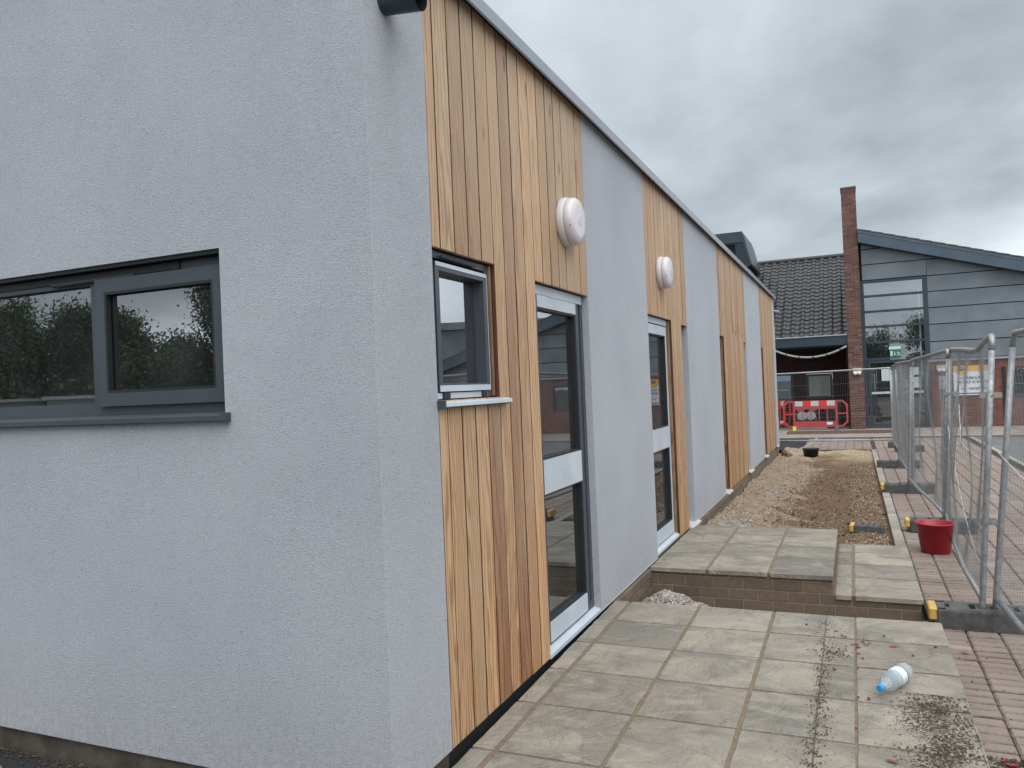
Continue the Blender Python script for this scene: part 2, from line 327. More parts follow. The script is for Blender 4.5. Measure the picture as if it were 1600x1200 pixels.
def mat_leaf():
    t = MT('tree_leaves', rough=.6, spec=.3)
    t.color(t.ramp(t.noise(t.co(), .55, 5), [(.3, (.035, .065, .025)), (.5, (.065, .105, .045)), (.72, (.115, .15, .07))])); return t.m
leaf_m = mat_leaf()
def mat_bottle():
    t = MT('clear_plastic', (.86, .93, .96), .08); t.b.inputs['Transmission Weight'].default_value = .82; t.b.inputs['IOR'].default_value = 1.25
    t.bump(t.noise(t.co(), 45, 3), .6, .006); return t.m
bottle_m = mat_bottle()

# ------------------------------------------------------------------ mesh helpers
class MB:
    def __init__(s): s.v = []; s.f = []; s.mi = []
    def add(s, vs, fs, mi=0):
        o = len(s.v); s.v += [tuple(p) for p in vs]; s.f += [tuple(i + o for i in f) for f in fs]; s.mi += [mi] * len(fs); return s
    def box(s, x0, x1, y0, y1, z0, z1, mi=0):
        v = [(x0, y0, z0), (x1, y0, z0), (x1, y1, z0), (x0, y1, z0), (x0, y0, z1), (x1, y0, z1), (x1, y1, z1), (x0, y1, z1)]
        return s.add(v, [(3, 2, 1, 0), (4, 5, 6, 7), (0, 1, 5, 4), (1, 2, 6, 5), (2, 3, 7, 6), (3, 0, 4, 7)], mi)
    def cbox(s, x0, x1, y0, y1, z0, z1, c=.003, mi=0):
        """box with all edges chamfered"""
        P = []
        for sx, ax in ((0, x0), (1, x1)):
            for sy, ay in ((0, y0), (1, y1)):
                for sz, az in ((0, z0), (1, z1)):
                    dx, dy, dz = (c if sx == 0 else -c), (c if sy == 0 else -c), (c if sz == 0 else -c)
                    P += [(ax, ay + dy, az + dz), (ax + dx, ay, az + dz), (ax + dx, ay + dy, az)]
        I = lambda x, y, z, k: (x * 4 + y * 2 + z) * 3 + k
        F = []
        for x in (0, 1): q = [I(x, 0, 0, 0), I(x, 1, 0, 0), I(x, 1, 1, 0), I(x, 0, 1, 0)]; F.append(q if x else q[::-1])
        for y in (0, 1): q = [I(0, y, 0, 1), I(1, y, 0, 1), I(1, y, 1, 1), I(0, y, 1, 1)]; F.append(q[::-1] if y else q)
        for z in (0, 1): q = [I(0, 0, z, 2), I(1, 0, z, 2), I(1, 1, z, 2), I(0, 1, z, 2)]; F.append(q if z else q[::-1])
        for x in (0, 1):
            for y in (0, 1): q = [I(x, y, 0, 0), I(x, y, 1, 0), I(x, y, 1, 1), I(x, y, 0, 1)]; F.append(q if (x ^ y) == 0 else q[::-1])
            for z in (0, 1): q = [I(x, 0, z, 0), I(x, 0, z, 2), I(x, 1, z, 2), I(x, 1, z, 0)]; F.append(q if (x ^ z) == 0 else q[::-1])
        for y in (0, 1):
            for z in (0, 1): q = [I(0, y, z, 1), I(1, y, z, 1), I(1, y, z, 2), I(0, y, z, 2)]; F.append(q if (y ^ z) == 0 else q[::-1])
        for x in (0, 1):
            for y in (0, 1):
                for z in (0, 1): q = [I(x, y, z, 0), I(x, y, z, 1), I(x, y, z, 2)]; F.append(q if (x ^ y ^ z) else q[::-1])
        return s.add(P, F, mi)
    def prism(s, poly, axis, a, b, mi=0):
        """poly: list of 2D points; axis: extrusion axis 0/1/2"""
        n = len(poly)
        def p3(p, h): return {0: (h, p[0], p[1]), 1: (p[0], h, p[1]), 2: (p[0], p[1], h)}[axis]
        v = [p3(p, a) for p in poly] + [p3(p, b) for p in poly]
        f = [tuple(range(n)), tuple(range(2 * n - 1, n - 1, -1))] + [(i, i + n, (i + 1) % n + n, (i + 1) % n) for i in range(n)]
        return s.add(v, f, mi)
    def tube(s, pts, r, n=8, mi=0, cap=True):
        pts = [Vector(p) for p in pts]; rr = r if isinstance(r, (list, tuple)) else [r] * len(pts)
        rings = []; up = None
        for i, p in enumerate(pts):
            d = (pts[min(i + 1, len(pts) - 1)] - pts[max(i - 1, 0)]).normalized()
            if up is None: up = Vector((0, 0, 1)) if abs(d.z) < .9 else Vector((1, 0, 0))
            x = d.cross(up).normalized(); up = x.cross(d).normalized()
            rings.append([p + (x * math.cos(2 * math.pi * k / n) + up * math.sin(2 * math.pi * k / n)) * rr[i] for k in range(n)])
        v = [q for g in rings for q in g]; f = []
        for i in range(len(pts) - 1):
            for k in range(n): f.append((i * n + k, i * n + (k + 1) % n, (i + 1) * n + (k + 1) % n, (i + 1) * n + k))
        if cap: f += [tuple(range(n))[::-1], tuple((len(pts) - 1) * n + k for k in range(n))]
        return s.add(v, f, mi)
    def lathe(s, prof, n=24, M4=None, mi=0, sx=1):
        v = []; f = []
        for r, z in prof:
            for k in range(n): v.append(Vector((r * math.cos(2 * math.pi * k / n) * sx, r * math.sin(2 * math.pi * k / n), z)))
        if M4 is not None: v = [M4 @ p for p in v]
        for i in range(len(prof) - 1):
            for k in range(n): f.append((i * n + k, i * n + (k + 1) % n, (i + 1) * n + (k + 1) % n, (i + 1) * n + k))
        if prof[-1][0] > 1e-5: f.append(tuple((len(prof) - 1) * n + k for k in range(n)))
        if prof[0][0] > 1e-5: f.append(tuple(range(n))[::-1])
        return s.add(v, f, mi)
    def mesh(s, name, mats, smooth=False, off=(0, 0, 0)):
        me = bpy.data.meshes.new(name); o = off
        me.from_pydata([(a - o[0], b - o[1], c - o[2]) for a, b, c in s.v], [], s.f)
        for mm in (mats if isinstance(mats, (list, tuple)) else [mats]): me.materials.append(mm)
        if any(s.mi): me.polygons.foreach_set('material_index', s.mi)
        if smooth: me.polygons.foreach_set('use_smooth', [True] * len(s.f))
        me.update(); return me
    def build(s, name, mats, parent=None, smooth=False, **k):
        """vertices given in world coordinates; parent root sits unrotated"""
        off = wloc(parent) if parent is not None else k.pop('at', (0, 0, 0))
        o = bpy.data.objects.new(name, s.mesh(name, mats, smooth, off)); COL.objects.link(o)
        if parent is not None: o.parent = parent
        else: o.location = off
        if 'at' in k: k.pop('at')
        return tag(o, **k)
def wloc(o):
    v = Vector((0, 0, 0))
    while o is not None: v += o.location; o = o.parent
    return v
def tag(o, label=None, cat=None, group=None, kind=None):
    if label: o['label'] = label
    if cat: o['category'] = cat
    if group: o['group'] = group
    if kind: o['kind'] = kind
    return o
def empty(name, loc, label=None, cat=None, group=None, kind=None, parent=None):
    o = bpy.data.objects.new(name, None); COL.objects.link(o); o.location = loc; o.empty_display_size = .1
    if parent is not None: o.parent = parent; o.location = Vector(loc) - wloc(parent)
    return tag(o, label, cat, group, kind)
def inst(name, me, loc, parent=None, rot=(0, 0, 0), scl=(1, 1, 1)):
    o = bpy.data.objects.new(name, me); COL.objects.link(o); o.rotation_euler = rot; o.scale = scl
    if parent is not None: o.parent = parent; o.location = Vector(loc) - wloc(parent)
    else: o.location = loc
    return o
def copy_tree(o, loc=None, parent=None):
    c = o.copy(); COL.objects.link(c)
    if parent is not None: c.parent = parent
    if loc is not None: c.location = loc
    for ch in list(o.children): copy_tree(ch, None, c)
    return c
def proj(p):
    d = (p[0] - 1.6, p[1], p[2] - 1.6)
    q = [sum(RW[i][j] * d[i] for i in range(3)) for j in range(3)]
    return (800 + 1228.9 * q[0] / q[2], 600 + 1228.9 * q[1] / q[2], q[2]) if q[2] > .1 else (-9999, -9999, -1)
def wall_x(mb, y0, y1, z0, z1, holes, xf, th, mi=0):
    """wall facing +x with rectangular holes (y0,y1,z0,z1): clean faces, reveals included"""
    ys = sorted({y0, y1, *[h[0] for h in holes], *[h[1] for h in holes]}); zs = sorted({z0, z1, *[h[2] for h in holes], *[h[3] for h in holes]})
    ys = [y for y in ys if y0 <= y <= y1]; zs = [z for z in zs if z0 <= z <= z1]
    inside = lambda a, b: any(h[0] < a < h[1] and h[2] < b < h[3] for h in holes)
    solid = {}
    for i in range(len(ys) - 1):
        for j in range(len(zs) - 1): solid[i, j] = not inside((ys[i] + ys[i + 1]) / 2, (zs[j] + zs[j + 1]) / 2)
    xb = xf - th
    for (i, j), s_ in solid.items():
        if not s_: continue
        a, b, c, d = ys[i], ys[i + 1], zs[j], zs[j + 1]
        mb.add([(xf, a, c), (xf, b, c), (xf, b, d), (xf, a, d)], [(0, 1, 2, 3)], mi); mb.add([(xb, a, c), (xb, a, d), (xb, b, d), (xb, b, c)], [(0, 1, 2, 3)], mi)
        if not solid.get((i - 1, j)): mb.add([(xb, a, c), (xf, a, c), (xf, a, d), (xb, a, d)], [(0, 1, 2, 3)], mi)
        if not solid.get((i + 1, j)): mb.add([(xb, b, c), (xb, b, d), (xf, b, d), (xf, b, c)], [(0, 1, 2, 3)], mi)
        if not solid.get((i, j - 1)): mb.add([(xb, a, c), (xb, b, c), (xf, b, c), (xf, a, c)], [(0, 1, 2, 3)], mi)
        if not solid.get((i, j + 1)): mb.add([(xb, a, d), (xf, a, d), (xf, b, d), (xb, b, d)], [(0, 1, 2, 3)], mi)
    return mb
def swapxy(mb):     # wall facing +x -> wall facing -y   (x,y,z)->(y',-x',z)
    mb.v = [(y, -x, z) for x, y, z in mb.v]; return mb

# ================================================================== GROUND
MB().add([(-400, -400, -.33), (400, -400, -.33), (400, 500, -.33), (-400, 500, -.33)], [(0, 1, 2, 3)]).build('ground', simple('open_ground', (.10, .10, .085), .95, 0, .25, .3), kind='structure')
MB().box(4.46, 16, -12, 24.4, -.40, -.205).build('car_park_road', road_m, kind='structure')
# tarmac by the gable (left foreground)
mb = MB(); nx, ny = 60, 40
for j in range(ny + 1):
    for i in range(nx + 1):
        x = -12 + 12.03 * i / nx; y = -8 + 10.44 * j / ny
        mb.v.append((x, y, .0 + .006 * math.sin(x * 7 + y * 3) + RNG.normal() * .003))
for j in range(ny):
    for i in range(nx): a = j * (nx + 1) + i; mb.f.append((a, a + 1, a + nx + 2, a + nx + 1)); mb.mi.append(0)
mb.build('tarmac_yard', tarmac_m, kind='structure')
# ---- block paving
PAVE = [(2.04, 4.36, -2.0, 24.4), (-.05, 2.04, 20.72, 24.4)]
base_mb = MB()
base_mb.box(2.035, 4.36, -2, 24.4, -.40, -.2165); base_mb.box(.31, 2.035, 20.72, 24.4, -.40, -.2167)
base = base_mb.build('block_paving', joint_m, kind='structure')
blocks = []
for (x0, x1, y0, y1) in PAVE:
    nxb = int((x1 - x0) / .2 + .001); nyb = int((y1 - y0) / .1)
    for i in range(nxb):
        for j in range(nyb):
            cx, cy = x0 + .2 * i + .1, y0 + .1 * j + .05
            if x0 < 0 and cx < .33 + .28 * ((24.4 - cy) / 3.7) ** 2 * 0 + (.0 if cy > 22 else .0): continue
            blocks.append((cx, cy))
vis = []
for b in blocks:
    p = proj((b[0], b[1], -.2))
    inview = -20 < p[0] < 1640 and 0 < p[1] < 1260 and p[2] > 0
    # hidden by the raised slabs or the feet? rough test only
    vis.append((p[2] if inview else 99 + p[2] * 0 + abs(p[2]), b))
vis.sort(key=lambda t: t[0])
near = [b for _, b in vis[:300]]; rest = [b for _, b in vis[300:]]
def block_geo(mb, cx, cy, dz, g=.005, c=.011, tx=0, ty=0):
    x0, x1, y0, y1 = cx - .1 + g * .6, cx + .1 - g * .6, cy - .05 + g, cy + .05 - g; z1 = -.2 + dz; z0 = -.222
    v = [(x0, y0, z0), (x1, y0, z0), (x1, y1, z0), (x0, y1, z0), (x0, y0, z1 - c), (x1, y0, z1 - c), (x1, y1, z1 - c), (x0, y1, z1 - c),
         (x0 + c, y0 + c, z1 - tx - ty), (x1 - c, y0 + c, z1 + tx - ty), (x1 - c, y1 - c, z1 + tx + ty), (x0 + c, y1 - c, z1 - tx + ty)]
    mb.add(v, [(0, 1, 5, 4), (1, 2, 6, 5), (2, 3, 7, 6), (3, 0, 4, 7), (4, 5, 9, 8), (5, 6, 10, 9), (6, 7, 11, 10), (7, 4, 8, 11), (8, 9, 10, 11)])
bmes = []
for k in range(8):
    t_ = MB(); block_geo(t_, 0, 0, .2 + random.uniform(-.003, .003), tx=random.uniform(-.0012, .0012), ty=random.uniform(-.0012, .0012))
    t_.v = [(x + random.uniform(-.0015, .0015), y + random.uniform(-.0012, .0012), z if z > -.1 else -.02) for x, y, z in t_.v]
    bmes.append(t_.mesh('paving_block', paver_m))
for (cx, cy) in near:
    inst('paving_block', random.choice(bmes), (cx, cy, -.2), base, rot=(0, 0, R(random.uniform(-.5, .5))))
mb = MB()
for (cx, cy) in rest: block_geo(mb, cx + random.uniform(-.001, .001), cy + random.uniform(-.001, .001), random.uniform(-.002, .002), tx=random.uniform(-.001, .001), ty=random.uniform(-.001, .001))
mb.build('block_field', paver_far, base, kind='stuff')
# kerb blocks of the planting bed, kerb line to the car park, terrace in front of the far building
kerb = MB().box(1.925, 2.034, 8.31, 20.7, -.40, -.212).build('bed_kerb', joint_m, kind='structure')
MB_k = MB().cbox(-.052, .052, -.097, .097, -.05, 0, .006).mesh('kerb_block', kerb_m)
for i in range(61): inst('kerb_block', MB_k, (1.979, 8.42 + .2 * i, -.185 + random.uniform(-.002, .002)), kerb, rot=(0, 0, R(random.uniform(-.8, .8))))
bk = MB().box(-.02, 1.92, 20.60, 20.70, -.40, -.215).build('bed_back_kerb', joint_m, kind='structure')
bkm = MB().cbox(-.097, .097, -.05, .05, -.05, 0, .006).mesh('kerb_block', buff_brick)
for i in range(9): inst('kerb_block', bkm, (.10 + .2 * i, 20.65, -.19), bk)
k2 = MB().box(4.36, 4.46, -2, 24.4, -.40, -.215).build('car_park_kerb', joint_m, kind='structure')
k2m = MB().cbox(-.047, .047, -.447, .447, -.05, 0, .006).mesh('kerb_stone', kerb_m)
for i in range(29): inst('kerb_stone', k2m, (4.41, -1.6 + .9 * i, -.17), k2)
terr = MB().prism([(24.5, -.34), (40, -.34), (40, -.075), (26.2, -.075), (24.5, -.172)], 0, -14, 16).build('terrace', simple('terrace_paving', (.27, .235, .205), .92, 0, .2, 3, .3), kind='structure')
tk = MB(); tk.box(-14, 16, 24.4, 24.497, -.3, -.172); tk.build('terrace_kerb', simple('dark_kerb', (.13, .12, .11), .9), kind='structure')
# small terrace slabs in the recess: red setts strip
st = MB()
for i in range(30):
    for j in range(4): zt_ = -.172 + (25.4 + .2 * j - 24.5) * .057 if 25.4 + .2 * j < 26.2 else -.075; st.cbox(-.35 + .1 * i + .004, -.25 + .1 * i - .004, 25.3 + .2 * j + .004, 25.5 + .2 * j - .004, zt_ - .02, zt_ + .009, .002)
st.build('sett_strip', red_brick, terr, kind='stuff')
MB().add([(-.05, 20.72, -.204), (.33, 20.72, -.204), (.42, 21.3, -.204), (.52, 22.4, -.204), (.56, 24.4, -.204), (-4.0, 24.4, -.204), (-4, 20.72, -.204)], [(0, 1, 2, 3, 4, 5, 6)]).build('tarmac_patch', tarmac_m, kind='structure')
mb = MB(); pts = [(.30, 20.74), (.36, 21.0), (.43, 21.5), (.50, 22.3), (.54, 23.2), (.56, 24.38)]
mb.tube([(a, b, -.2) for a, b in pts], .045, 6); mb.build('curved_edging', kerb_m, kind='structure')
# pit between ramp and step
mb = MB(); nx, ny = 60, 44
def pit(x, y):
    h = math.exp(-(((x - .22) / .26) ** 2 + ((y - 5.98) / .33) ** 2)) * .20
    return -.215 + h + .006 * math.sin(31 * x + 17 * y)
for j in range(ny + 1):
    for i in range(nx + 1):
        x = .0 + 2.03 * i / nx; y = 5.25 + 1.2 * j / ny; mb.v.append((x, y, pit(x, y) + RNG.normal() * .004))
for j in range(ny):
    for i in range(nx): a = j * (nx + 1) + i; mb.f.append((a, a + 1, a + nx + 2, a + nx + 1)); mb.mi.append(0)
mb.build('gravel_pit', gravel_m, kind='structure')
# ---- planting bed
def bedh(x, y):
    u = max(0, 1 - x / .75)
    k = max(0, min(1, (15.5 - y) / 6.5))
    z = -.215 + u * (.10 + .11 * k) + .03 * math.sin(x * 3.1 + y * .9) * math.sin(y * 1.7)
    z += .05 * math.exp(-(((x - .75) / .5) ** 2 + ((y - 12.5) / 1.8) ** 2)) + .04 * math.exp(-(((x - 1.6) / .3) ** 2 + ((y - 12) / 1.5) ** 2))
    z += .018 * math.sin(x * 11 + 2 * math.sin(y * 4)) * math.sin(y * 7.3 + x * 3) + .008 * math.sin(x * 37 + y * 9) * math.sin(y * 29)
    e_ = min(1, max(0, (1.93 - x) / .12)); return z * e_ + (-.235) * (1 - e_)
nx, ny = 110, 520; X, Y = np.meshgrid(np.linspace(0, 1.925, nx + 1), np.linspace(8.3, 20.6, ny + 1))
Z = np.vectorize(bedh)(X, Y) + RNG.normal(size=X.shape) * .005
vv = np.stack([X.ravel(), Y.ravel(), Z.ravel()], 1)
mb = MB(); mb.v = [tuple(p) for p in vv.tolist()]
for j in range(ny):
    for i in range(nx): a = j * (nx + 1) + i; mb.f.append((a, a + 1, a + nx + 2, a + nx + 1)); mb.mi.append(0)
bed = mb.build('planting_bed', soil_m, smooth=True, at=(0, 8.3, 0), kind='structure')
def pebbles(name, pts, size, mat, parent=None, flat=.65, **k):
    """many small stones joined into one mesh; pts (n,3), size (n,)"""
    o6 = np.array([(1, 0, 0), (-1, 0, 0), (0, 1, 0), (0, -1, 0), (0, 0, 1), (0, 0, -1)], float)
    f8 = np.array([(0, 2, 4), (2, 1, 4), (1, 3, 4), (3, 0, 4), (2, 0, 5), (1, 2, 5), (3, 1, 5), (0, 3, 5)])
    n = len(pts); a = RNG.uniform(0, 6.28, n); c, s_ = np.cos(a), np.sin(a)
    sc = size[:, None] * RNG.uniform(.55, 1.25, (n, 3)); sc[:, 2] *= flat
    V = o6[None] * sc[:, None] + RNG.normal(size=(n, 6, 3)) * size[:, None, None] * .18
    x = V[..., 0] * c[:, None] - V[..., 1] * s_[:, None]; y = V[..., 0] * s_[:, None] + V[..., 1] * c[:, None]; V[..., 0], V[..., 1] = x, y
    V += np.array(pts)[:, None]
    off = np.array(wloc(parent)) if parent is not None else np.zeros(3); V -= off
    F = (f8[None] + (np.arange(n) * 6)[:, None, None]).reshape(-1, 3)
    me = bpy.data.meshes.new(name); me.from_pydata(V.reshape(-1, 3).tolist(), [], F.tolist()); me.materials.append(mat); me.update()
    o = bpy.data.objects.new(name, me); COL.objects.link(o)
    if parent is not None: o.parent = parent
    return tag(o, **k)
n = 26000; yy = 8.33 + 12.2 * RNG.random(n) ** 1.7; xx = RNG.random(n) ** 1.25 * 1.88 + .01
keep = (RNG.random(n) < np.where(xx < .8, 1, np.where(xx < 1.5, .16, .45))) | ((xx > 1.55) & (RNG.random(n) < .6)); xx, yy = xx[keep], yy[keep]
pz = np.array([bedh(a, b) for a, b in zip(xx, yy)]) + .003
pebbles('gravel', np.stack([xx, yy, pz], 1), RNG.uniform(.006, .016, len(xx)), gravel_m, kind='stuff', label='loose brown gravel spread over the planting bed', cat='gravel')
n = 1500; xx = np.abs(RNG.normal(.28, .10, n)); yy = RNG.normal(9.3, .35, n); k_ = (yy > 8.33) & (xx > .01); xx, yy = xx[k_], yy[k_]
n2_ = 500; x2 = np.abs(RNG.normal(.45, .12, n2_)); y2 = RNG.normal(12.4, .4, n2_); xx = np.concatenate([xx, x2]); yy = np.concatenate([yy, y2])
pebbles('pale_gravel', np.stack([xx, yy, [bedh(a, b) + .006 for a, b in zip(xx, yy)]], 1), RNG.uniform(.006, .014, len(xx)), whitegr_m, kind='stuff', label='whitish cement-dusted gravel in patches by the wall', cat='gravel')
n = 6500; xx = RNG.random(n) ** 1.4 * 2.0; yy = 5.3 + RNG.random(n) * 1.03
pebbles('pit_gravel', np.stack([xx, yy, [pit(a, b) + .003 for a, b in zip(xx, yy)]], 1), RNG.uniform(.006, .017, n), gravel_m, kind='stuff', label='brown gravel in the gap before the brick step', cat='gravel')
n = 1300; xx = RNG.normal(.24, .13, n); yy = RNG.normal(5.93, .2, n); k_ = (xx > .01) & (yy > 5.32) & (yy < 6.32); xx, yy = xx[k_], yy[k_]
pebbles('pit_pale_gravel', np.stack([xx, yy, [pit(a, b) + .008 for a, b in zip(xx, yy)]], 1), RNG.uniform(.007, .019, len(xx)), whitegr_m, kind='stuff', label='whitish gravel heap against the wall beside the brick step', cat='gravel')
# soil clods in the bed
n = 900; xx = RNG.uniform(.5, 1.9, n); yy = 8.35 + 8 * RNG.random(n) ** 1.5
pebbles('soil_clods', np.stack([xx, yy, [bedh(a, b) + .002 for a, b in zip(xx, yy)]], 1), RNG.uniform(.008, .03, n), crumb_m, kind='stuff', label='dark soil clods scattered on the planting bed', cat='soil')

# ================================================================== RAMP OF SLABS (P1)
SL = .0196
def rz(y): return .0031 + SL * y
ramp = empty('slab_ramp', (1.0, 3.4, 0), 'gently rising platform of riven grey slabs outside the near glazed door', 'patio')
mb = MB()
mb.add([(.045, 1.2, -.2), (2.005, 1.2, -.2), (2.005, 5.285, -.2), (.045, 5.285, -.2), (.045, 1.2, rz(1.2) - .008), (2.005, 1.2, rz(1.2) - .008), (2.005, 5.285, rz(5.285) - .008), (.045, 5.285, rz(5.285) - .008)],
       [(3, 2, 1, 0), (4, 5, 6, 7), (0, 1, 5, 4), (1, 2, 6, 5), (2, 3, 7, 6), (3, 0, 4, 7)])
mb.build('mortar_bed', mortar_m, ramp)
def slab_mesh(x0, x1, y0, y1, zf, th, jit=.0035, name='slab', mat=None):
    """riven slab as its own small grid with an uneven face and broken arris; local origin at its centre"""
    cx, cy = (x0 + x1) / 2, (y0 + y1) / 2; nx = max(2, int((x1 - x0) / .06)); ny = max(2, int((y1 - y0) / .06)); mb = MB(); c = .006
    ph = random.uniform(0, 50); tlt = (random.uniform(-.006, .006), random.uniform(-.006, .006), random.uniform(-.0015, .0015))
    top = {}
    for j in range(ny + 1):
        for i in range(nx + 1):
            x = x0 + (x1 - x0) * i / nx; y = y0 + (y1 - y0) * j / ny; edge = i in (0, nx) or j in (0, ny)
            if i == 0: x += random.uniform(0, jit)
            if i == nx: x -= random.uniform(0, jit)
            if j == 0: y += random.uniform(0, jit)
            if j == ny: y -= random.uniform(0, jit)
            h = tlt[0] * (x - cx) + tlt[1] * (y - cy) + tlt[2] + .0018 * math.sin(9 * x + ph) * math.cos(11 * y + ph * 2) + random.gauss(0, .0006)
            top[i, j] = len(mb.v); mb.v.append((x - cx, y - cy, zf(y) + (h if not edge else -c * .6 + h * .5)))
    for j in range(ny):
        for i in range(nx): mb.f.append((top[i, j], top[i + 1, j], top[i + 1, j + 1], top[i, j + 1])); mb.mi.append(0)
    ring = [top[i, 0] for i in range(nx)] + [top[nx, j] for j in range(ny)] + [top[i, ny] for i in range(nx, 0, -1)] + [top[0, j] for j in range(ny, 0, -1)]
    b0 = len(mb.v)
    for r_ in ring: x, y, z = mb.v[r_]; mb.v.append((x, y, z - th))
    n_ = len(ring)
    for k in range(n_): mb.f.append((ring[k], b0 + k, b0 + (k + 1) % n_, ring[(k + 1) % n_])); mb.mi.append(0)
    me = mb.mesh(name, mat or slab_m, True)
    me.set_sharp_from_angle(angle=R(50)) if hasattr(me, 'set_sharp_from_angle') else None
    return me, (cx, cy, 0)
rows = [1.2, 1.66, 2.10, 2.56, 3.04, 3.545, 3.995, 4.435, 4.87, 5.30]
cols = [(.018, .118), (.142, .594), (.612, 1.066), (1.084, 1.385), (1.389, 1.545), (1.555, 2.022)]
for ci, (a, b) in enumerate(cols):
    for r0, r1 in zip(rows[:-1], rows[1:]):
        sh = 0
        me, c_ = slab_mesh(a, b, r0 + .0065 + sh, r1 - .0065 + sh, rz, .035)
        inst('slab', me, c_, ramp)
# ================================================================== BRICK STEP PLATFORM (P2, P3)
plat = empty('slab_step', (1.0, 7.3, -.2), 'two-level brick-faced step topped with riven grey slabs outside the second door', 'step')
core = MB(); core.box(.008, 1.394, 6.3655, 8.27, -.3, .069); core.box(1.3945, 1.979, 6.3655, 8.27, -.3, -.069); core.build('brick_core', mortar_grey, plat)
mtop = MB(); mtop.box(.03, 1.395, 6.36, 8.28, .0695, .098); mtop.box(1.398, 1.985, 6.36, 8.28, -.0685, -.041); mtop.build('mortar_bed', mortar_m, plat)
for (a, b) in [(.012, .458), (.478, .928), (.948, 1.40)]:
    rr = [6.335, 6.94, 7.42, 7.85, 8.30]
    for r0, r1 in zip(rr[:-1], rr[1:]):
        me, c_ = slab_mesh(a, b, r0 + .004, r1 - .004, lambda y: .105, .032); inst('slab', me, c_, plat)
for (a, b) in [(1.412, 1.522), (1.545, 2.0)]:
    rr = [6.335, 6.93, 7.42, 7.90, 8.30]
    for r0, r1 in zip(rr[:-1], rr[1:]):
        me, c_ = slab_mesh(a, b, r0 + .004, r1 - .004, lambda y: -.034, .032); inst('slab', me, c_, plat)
bkmesh = {}
def bricks_row(y, x0, x1, z0, z1, off, parent, axis='x', mat=None, L_=.2225, d=.05, g=.004, name='brick', fixed=0):
    x = x0 - off
    while x < x1 - .01:
        a, b = max(x, x0), min(x + L_, x1)
        if b - a > .03:
            key = (round(b - a, 3), round(z1 - z0, 3), axis, d, mat.name)
            if key not in bkmesh:
                m_ = MB(); w = (b - a) / 2 - g; h = (z1 - z0) / 2 - g
                m_.cbox(-w, w, -d, 0, -h, h, .003) if axis == 'x' else m_.cbox(0, d, -w, w, -h, h, .003)
                bkmesh[key] = m_.mesh(name, mat)
            c_ = (a + b) / 2; jitter = random.uniform(-.002, .002)
            if axis == 'x': inst(name, bkmesh[key], (c_, y + .05 + jitter, (z0 + z1) / 2), parent)
            else: inst(name, bkmesh[key], (y - .05 + jitter, c_, (z0 + z1) / 2), parent)
        x += L_
zc_ = [.068, .044, -.0385, -.121, -.2035]
for k in range(4):
    x1 = 1.40 if zc_[k + 1] > -.05 else 1.985
    bricks_row(6.36, .005, 1.40 if k < 2 else 1.985, zc_[k + 1], zc_[k], (.155 if k % 2 else .04), plat, mat=buff_brick)
bricks_row(1.40, 6.36, 8.28, .044, .068, .03, plat, 'y', buff_brick); bricks_row(1.40, 6.36, 8.28, -.0385, .044, .12, plat, 'y', buff_brick)
for k in (2, 3): bricks_row(1.985, 6.36, 8.28, zc_[k + 1], zc_[k] if k > 2 else -.069, .08 * k, plat, 'y', buff_brick)

# ================================================================== NEW BUILDING
NB = empty('single_storey_building', (0, 2.45, 0), 'new flat-roofed building with grey render, cedar cladding and glazed doors', 'building')
ZT = 3.43; ZB = .105
# gable wall facing the camera side (-y), one mesh with the long window hole; its end forms the rendered corner
gw = swapxy(wall_x(MB(), -9.0, 0.0, ZB, 3.44, [(-3.05, -.728, 1.545, 2.222)], -2.45, .452)); 
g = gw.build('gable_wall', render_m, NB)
for v_ in g.data.vertices:
    if v_.co.z > 3.43: v_.co.z += -v_.co.x * .09
bm = bmesh.new(); bm.from_mesh(g.data); bmesh.ops.remove_doubles(bm, verts=bm.verts, dist=1e-5)
es = [e_ for e_ in bm.edges if abs(e_.verts[0].co.x) < 1e-4 and abs(e_.verts[1].co.x) < 1e-4 and abs(e_.verts[0].co.y) < 1e-4 and abs(e_.verts[1].co.y) < 1e-4]
bmesh.ops.bevel(bm, geom=es, offset=.0025, segments=2, affect='EDGES', profile=.5); bm.to_mesh(g.data); bm.free()
# bead at the foot of the render
MB().box(-9.0, -.002, 2.4505, 2.47, ZB - .004, ZB - .0005).build('render_stop', render_m, NB)
sections = [('t', 2.902, 5.018), ('r', 5.018, 6.68), ('t', 6.68, 8.44), ('r', 8.44, 10.65), ('t', 10.65, 13.46), ('r', 13.46, 15.72), ('t', 15.72, 18.38), ('r', 18.38, 18.86)]
holes = {'win': (2.93, 3.531, 1.566, 2.217), 'door1': (4.07, 5.017, ZB, 2.20), 'door2': (6.68, 7.63, ZB, 2.205), 'a': (8.115, 8.44, ZB, 2.19), 'b': (10.65, 11.02, ZB, 2.20), 'c': (13.15, 13.46, ZB, 2.20), 'd': (15.72, 16.09, ZB, 2.20), 'e': (18.12, 18.38, ZB, 2.20)}
HL = list(holes.values())
for k, a, b in sections:
    if k == 'r':
        wall_x(MB(), a, b, ZB, ZT, [], 0.0, .3).build('render_panel', render_m, NB)
        MB().box(-.02, .0035, a + .001, b - .001, ZB - .0045, ZB - .0005).build('render_stop', white_pl, NB)
    else:
        wall_x(MB(), a + .002, b - .002, ZB + .001, ZT, [h for h in HL if h[0] >= a - .01 and h[1] <= b + .01], -.026, .27).build('backing_wall', black_m, NB)
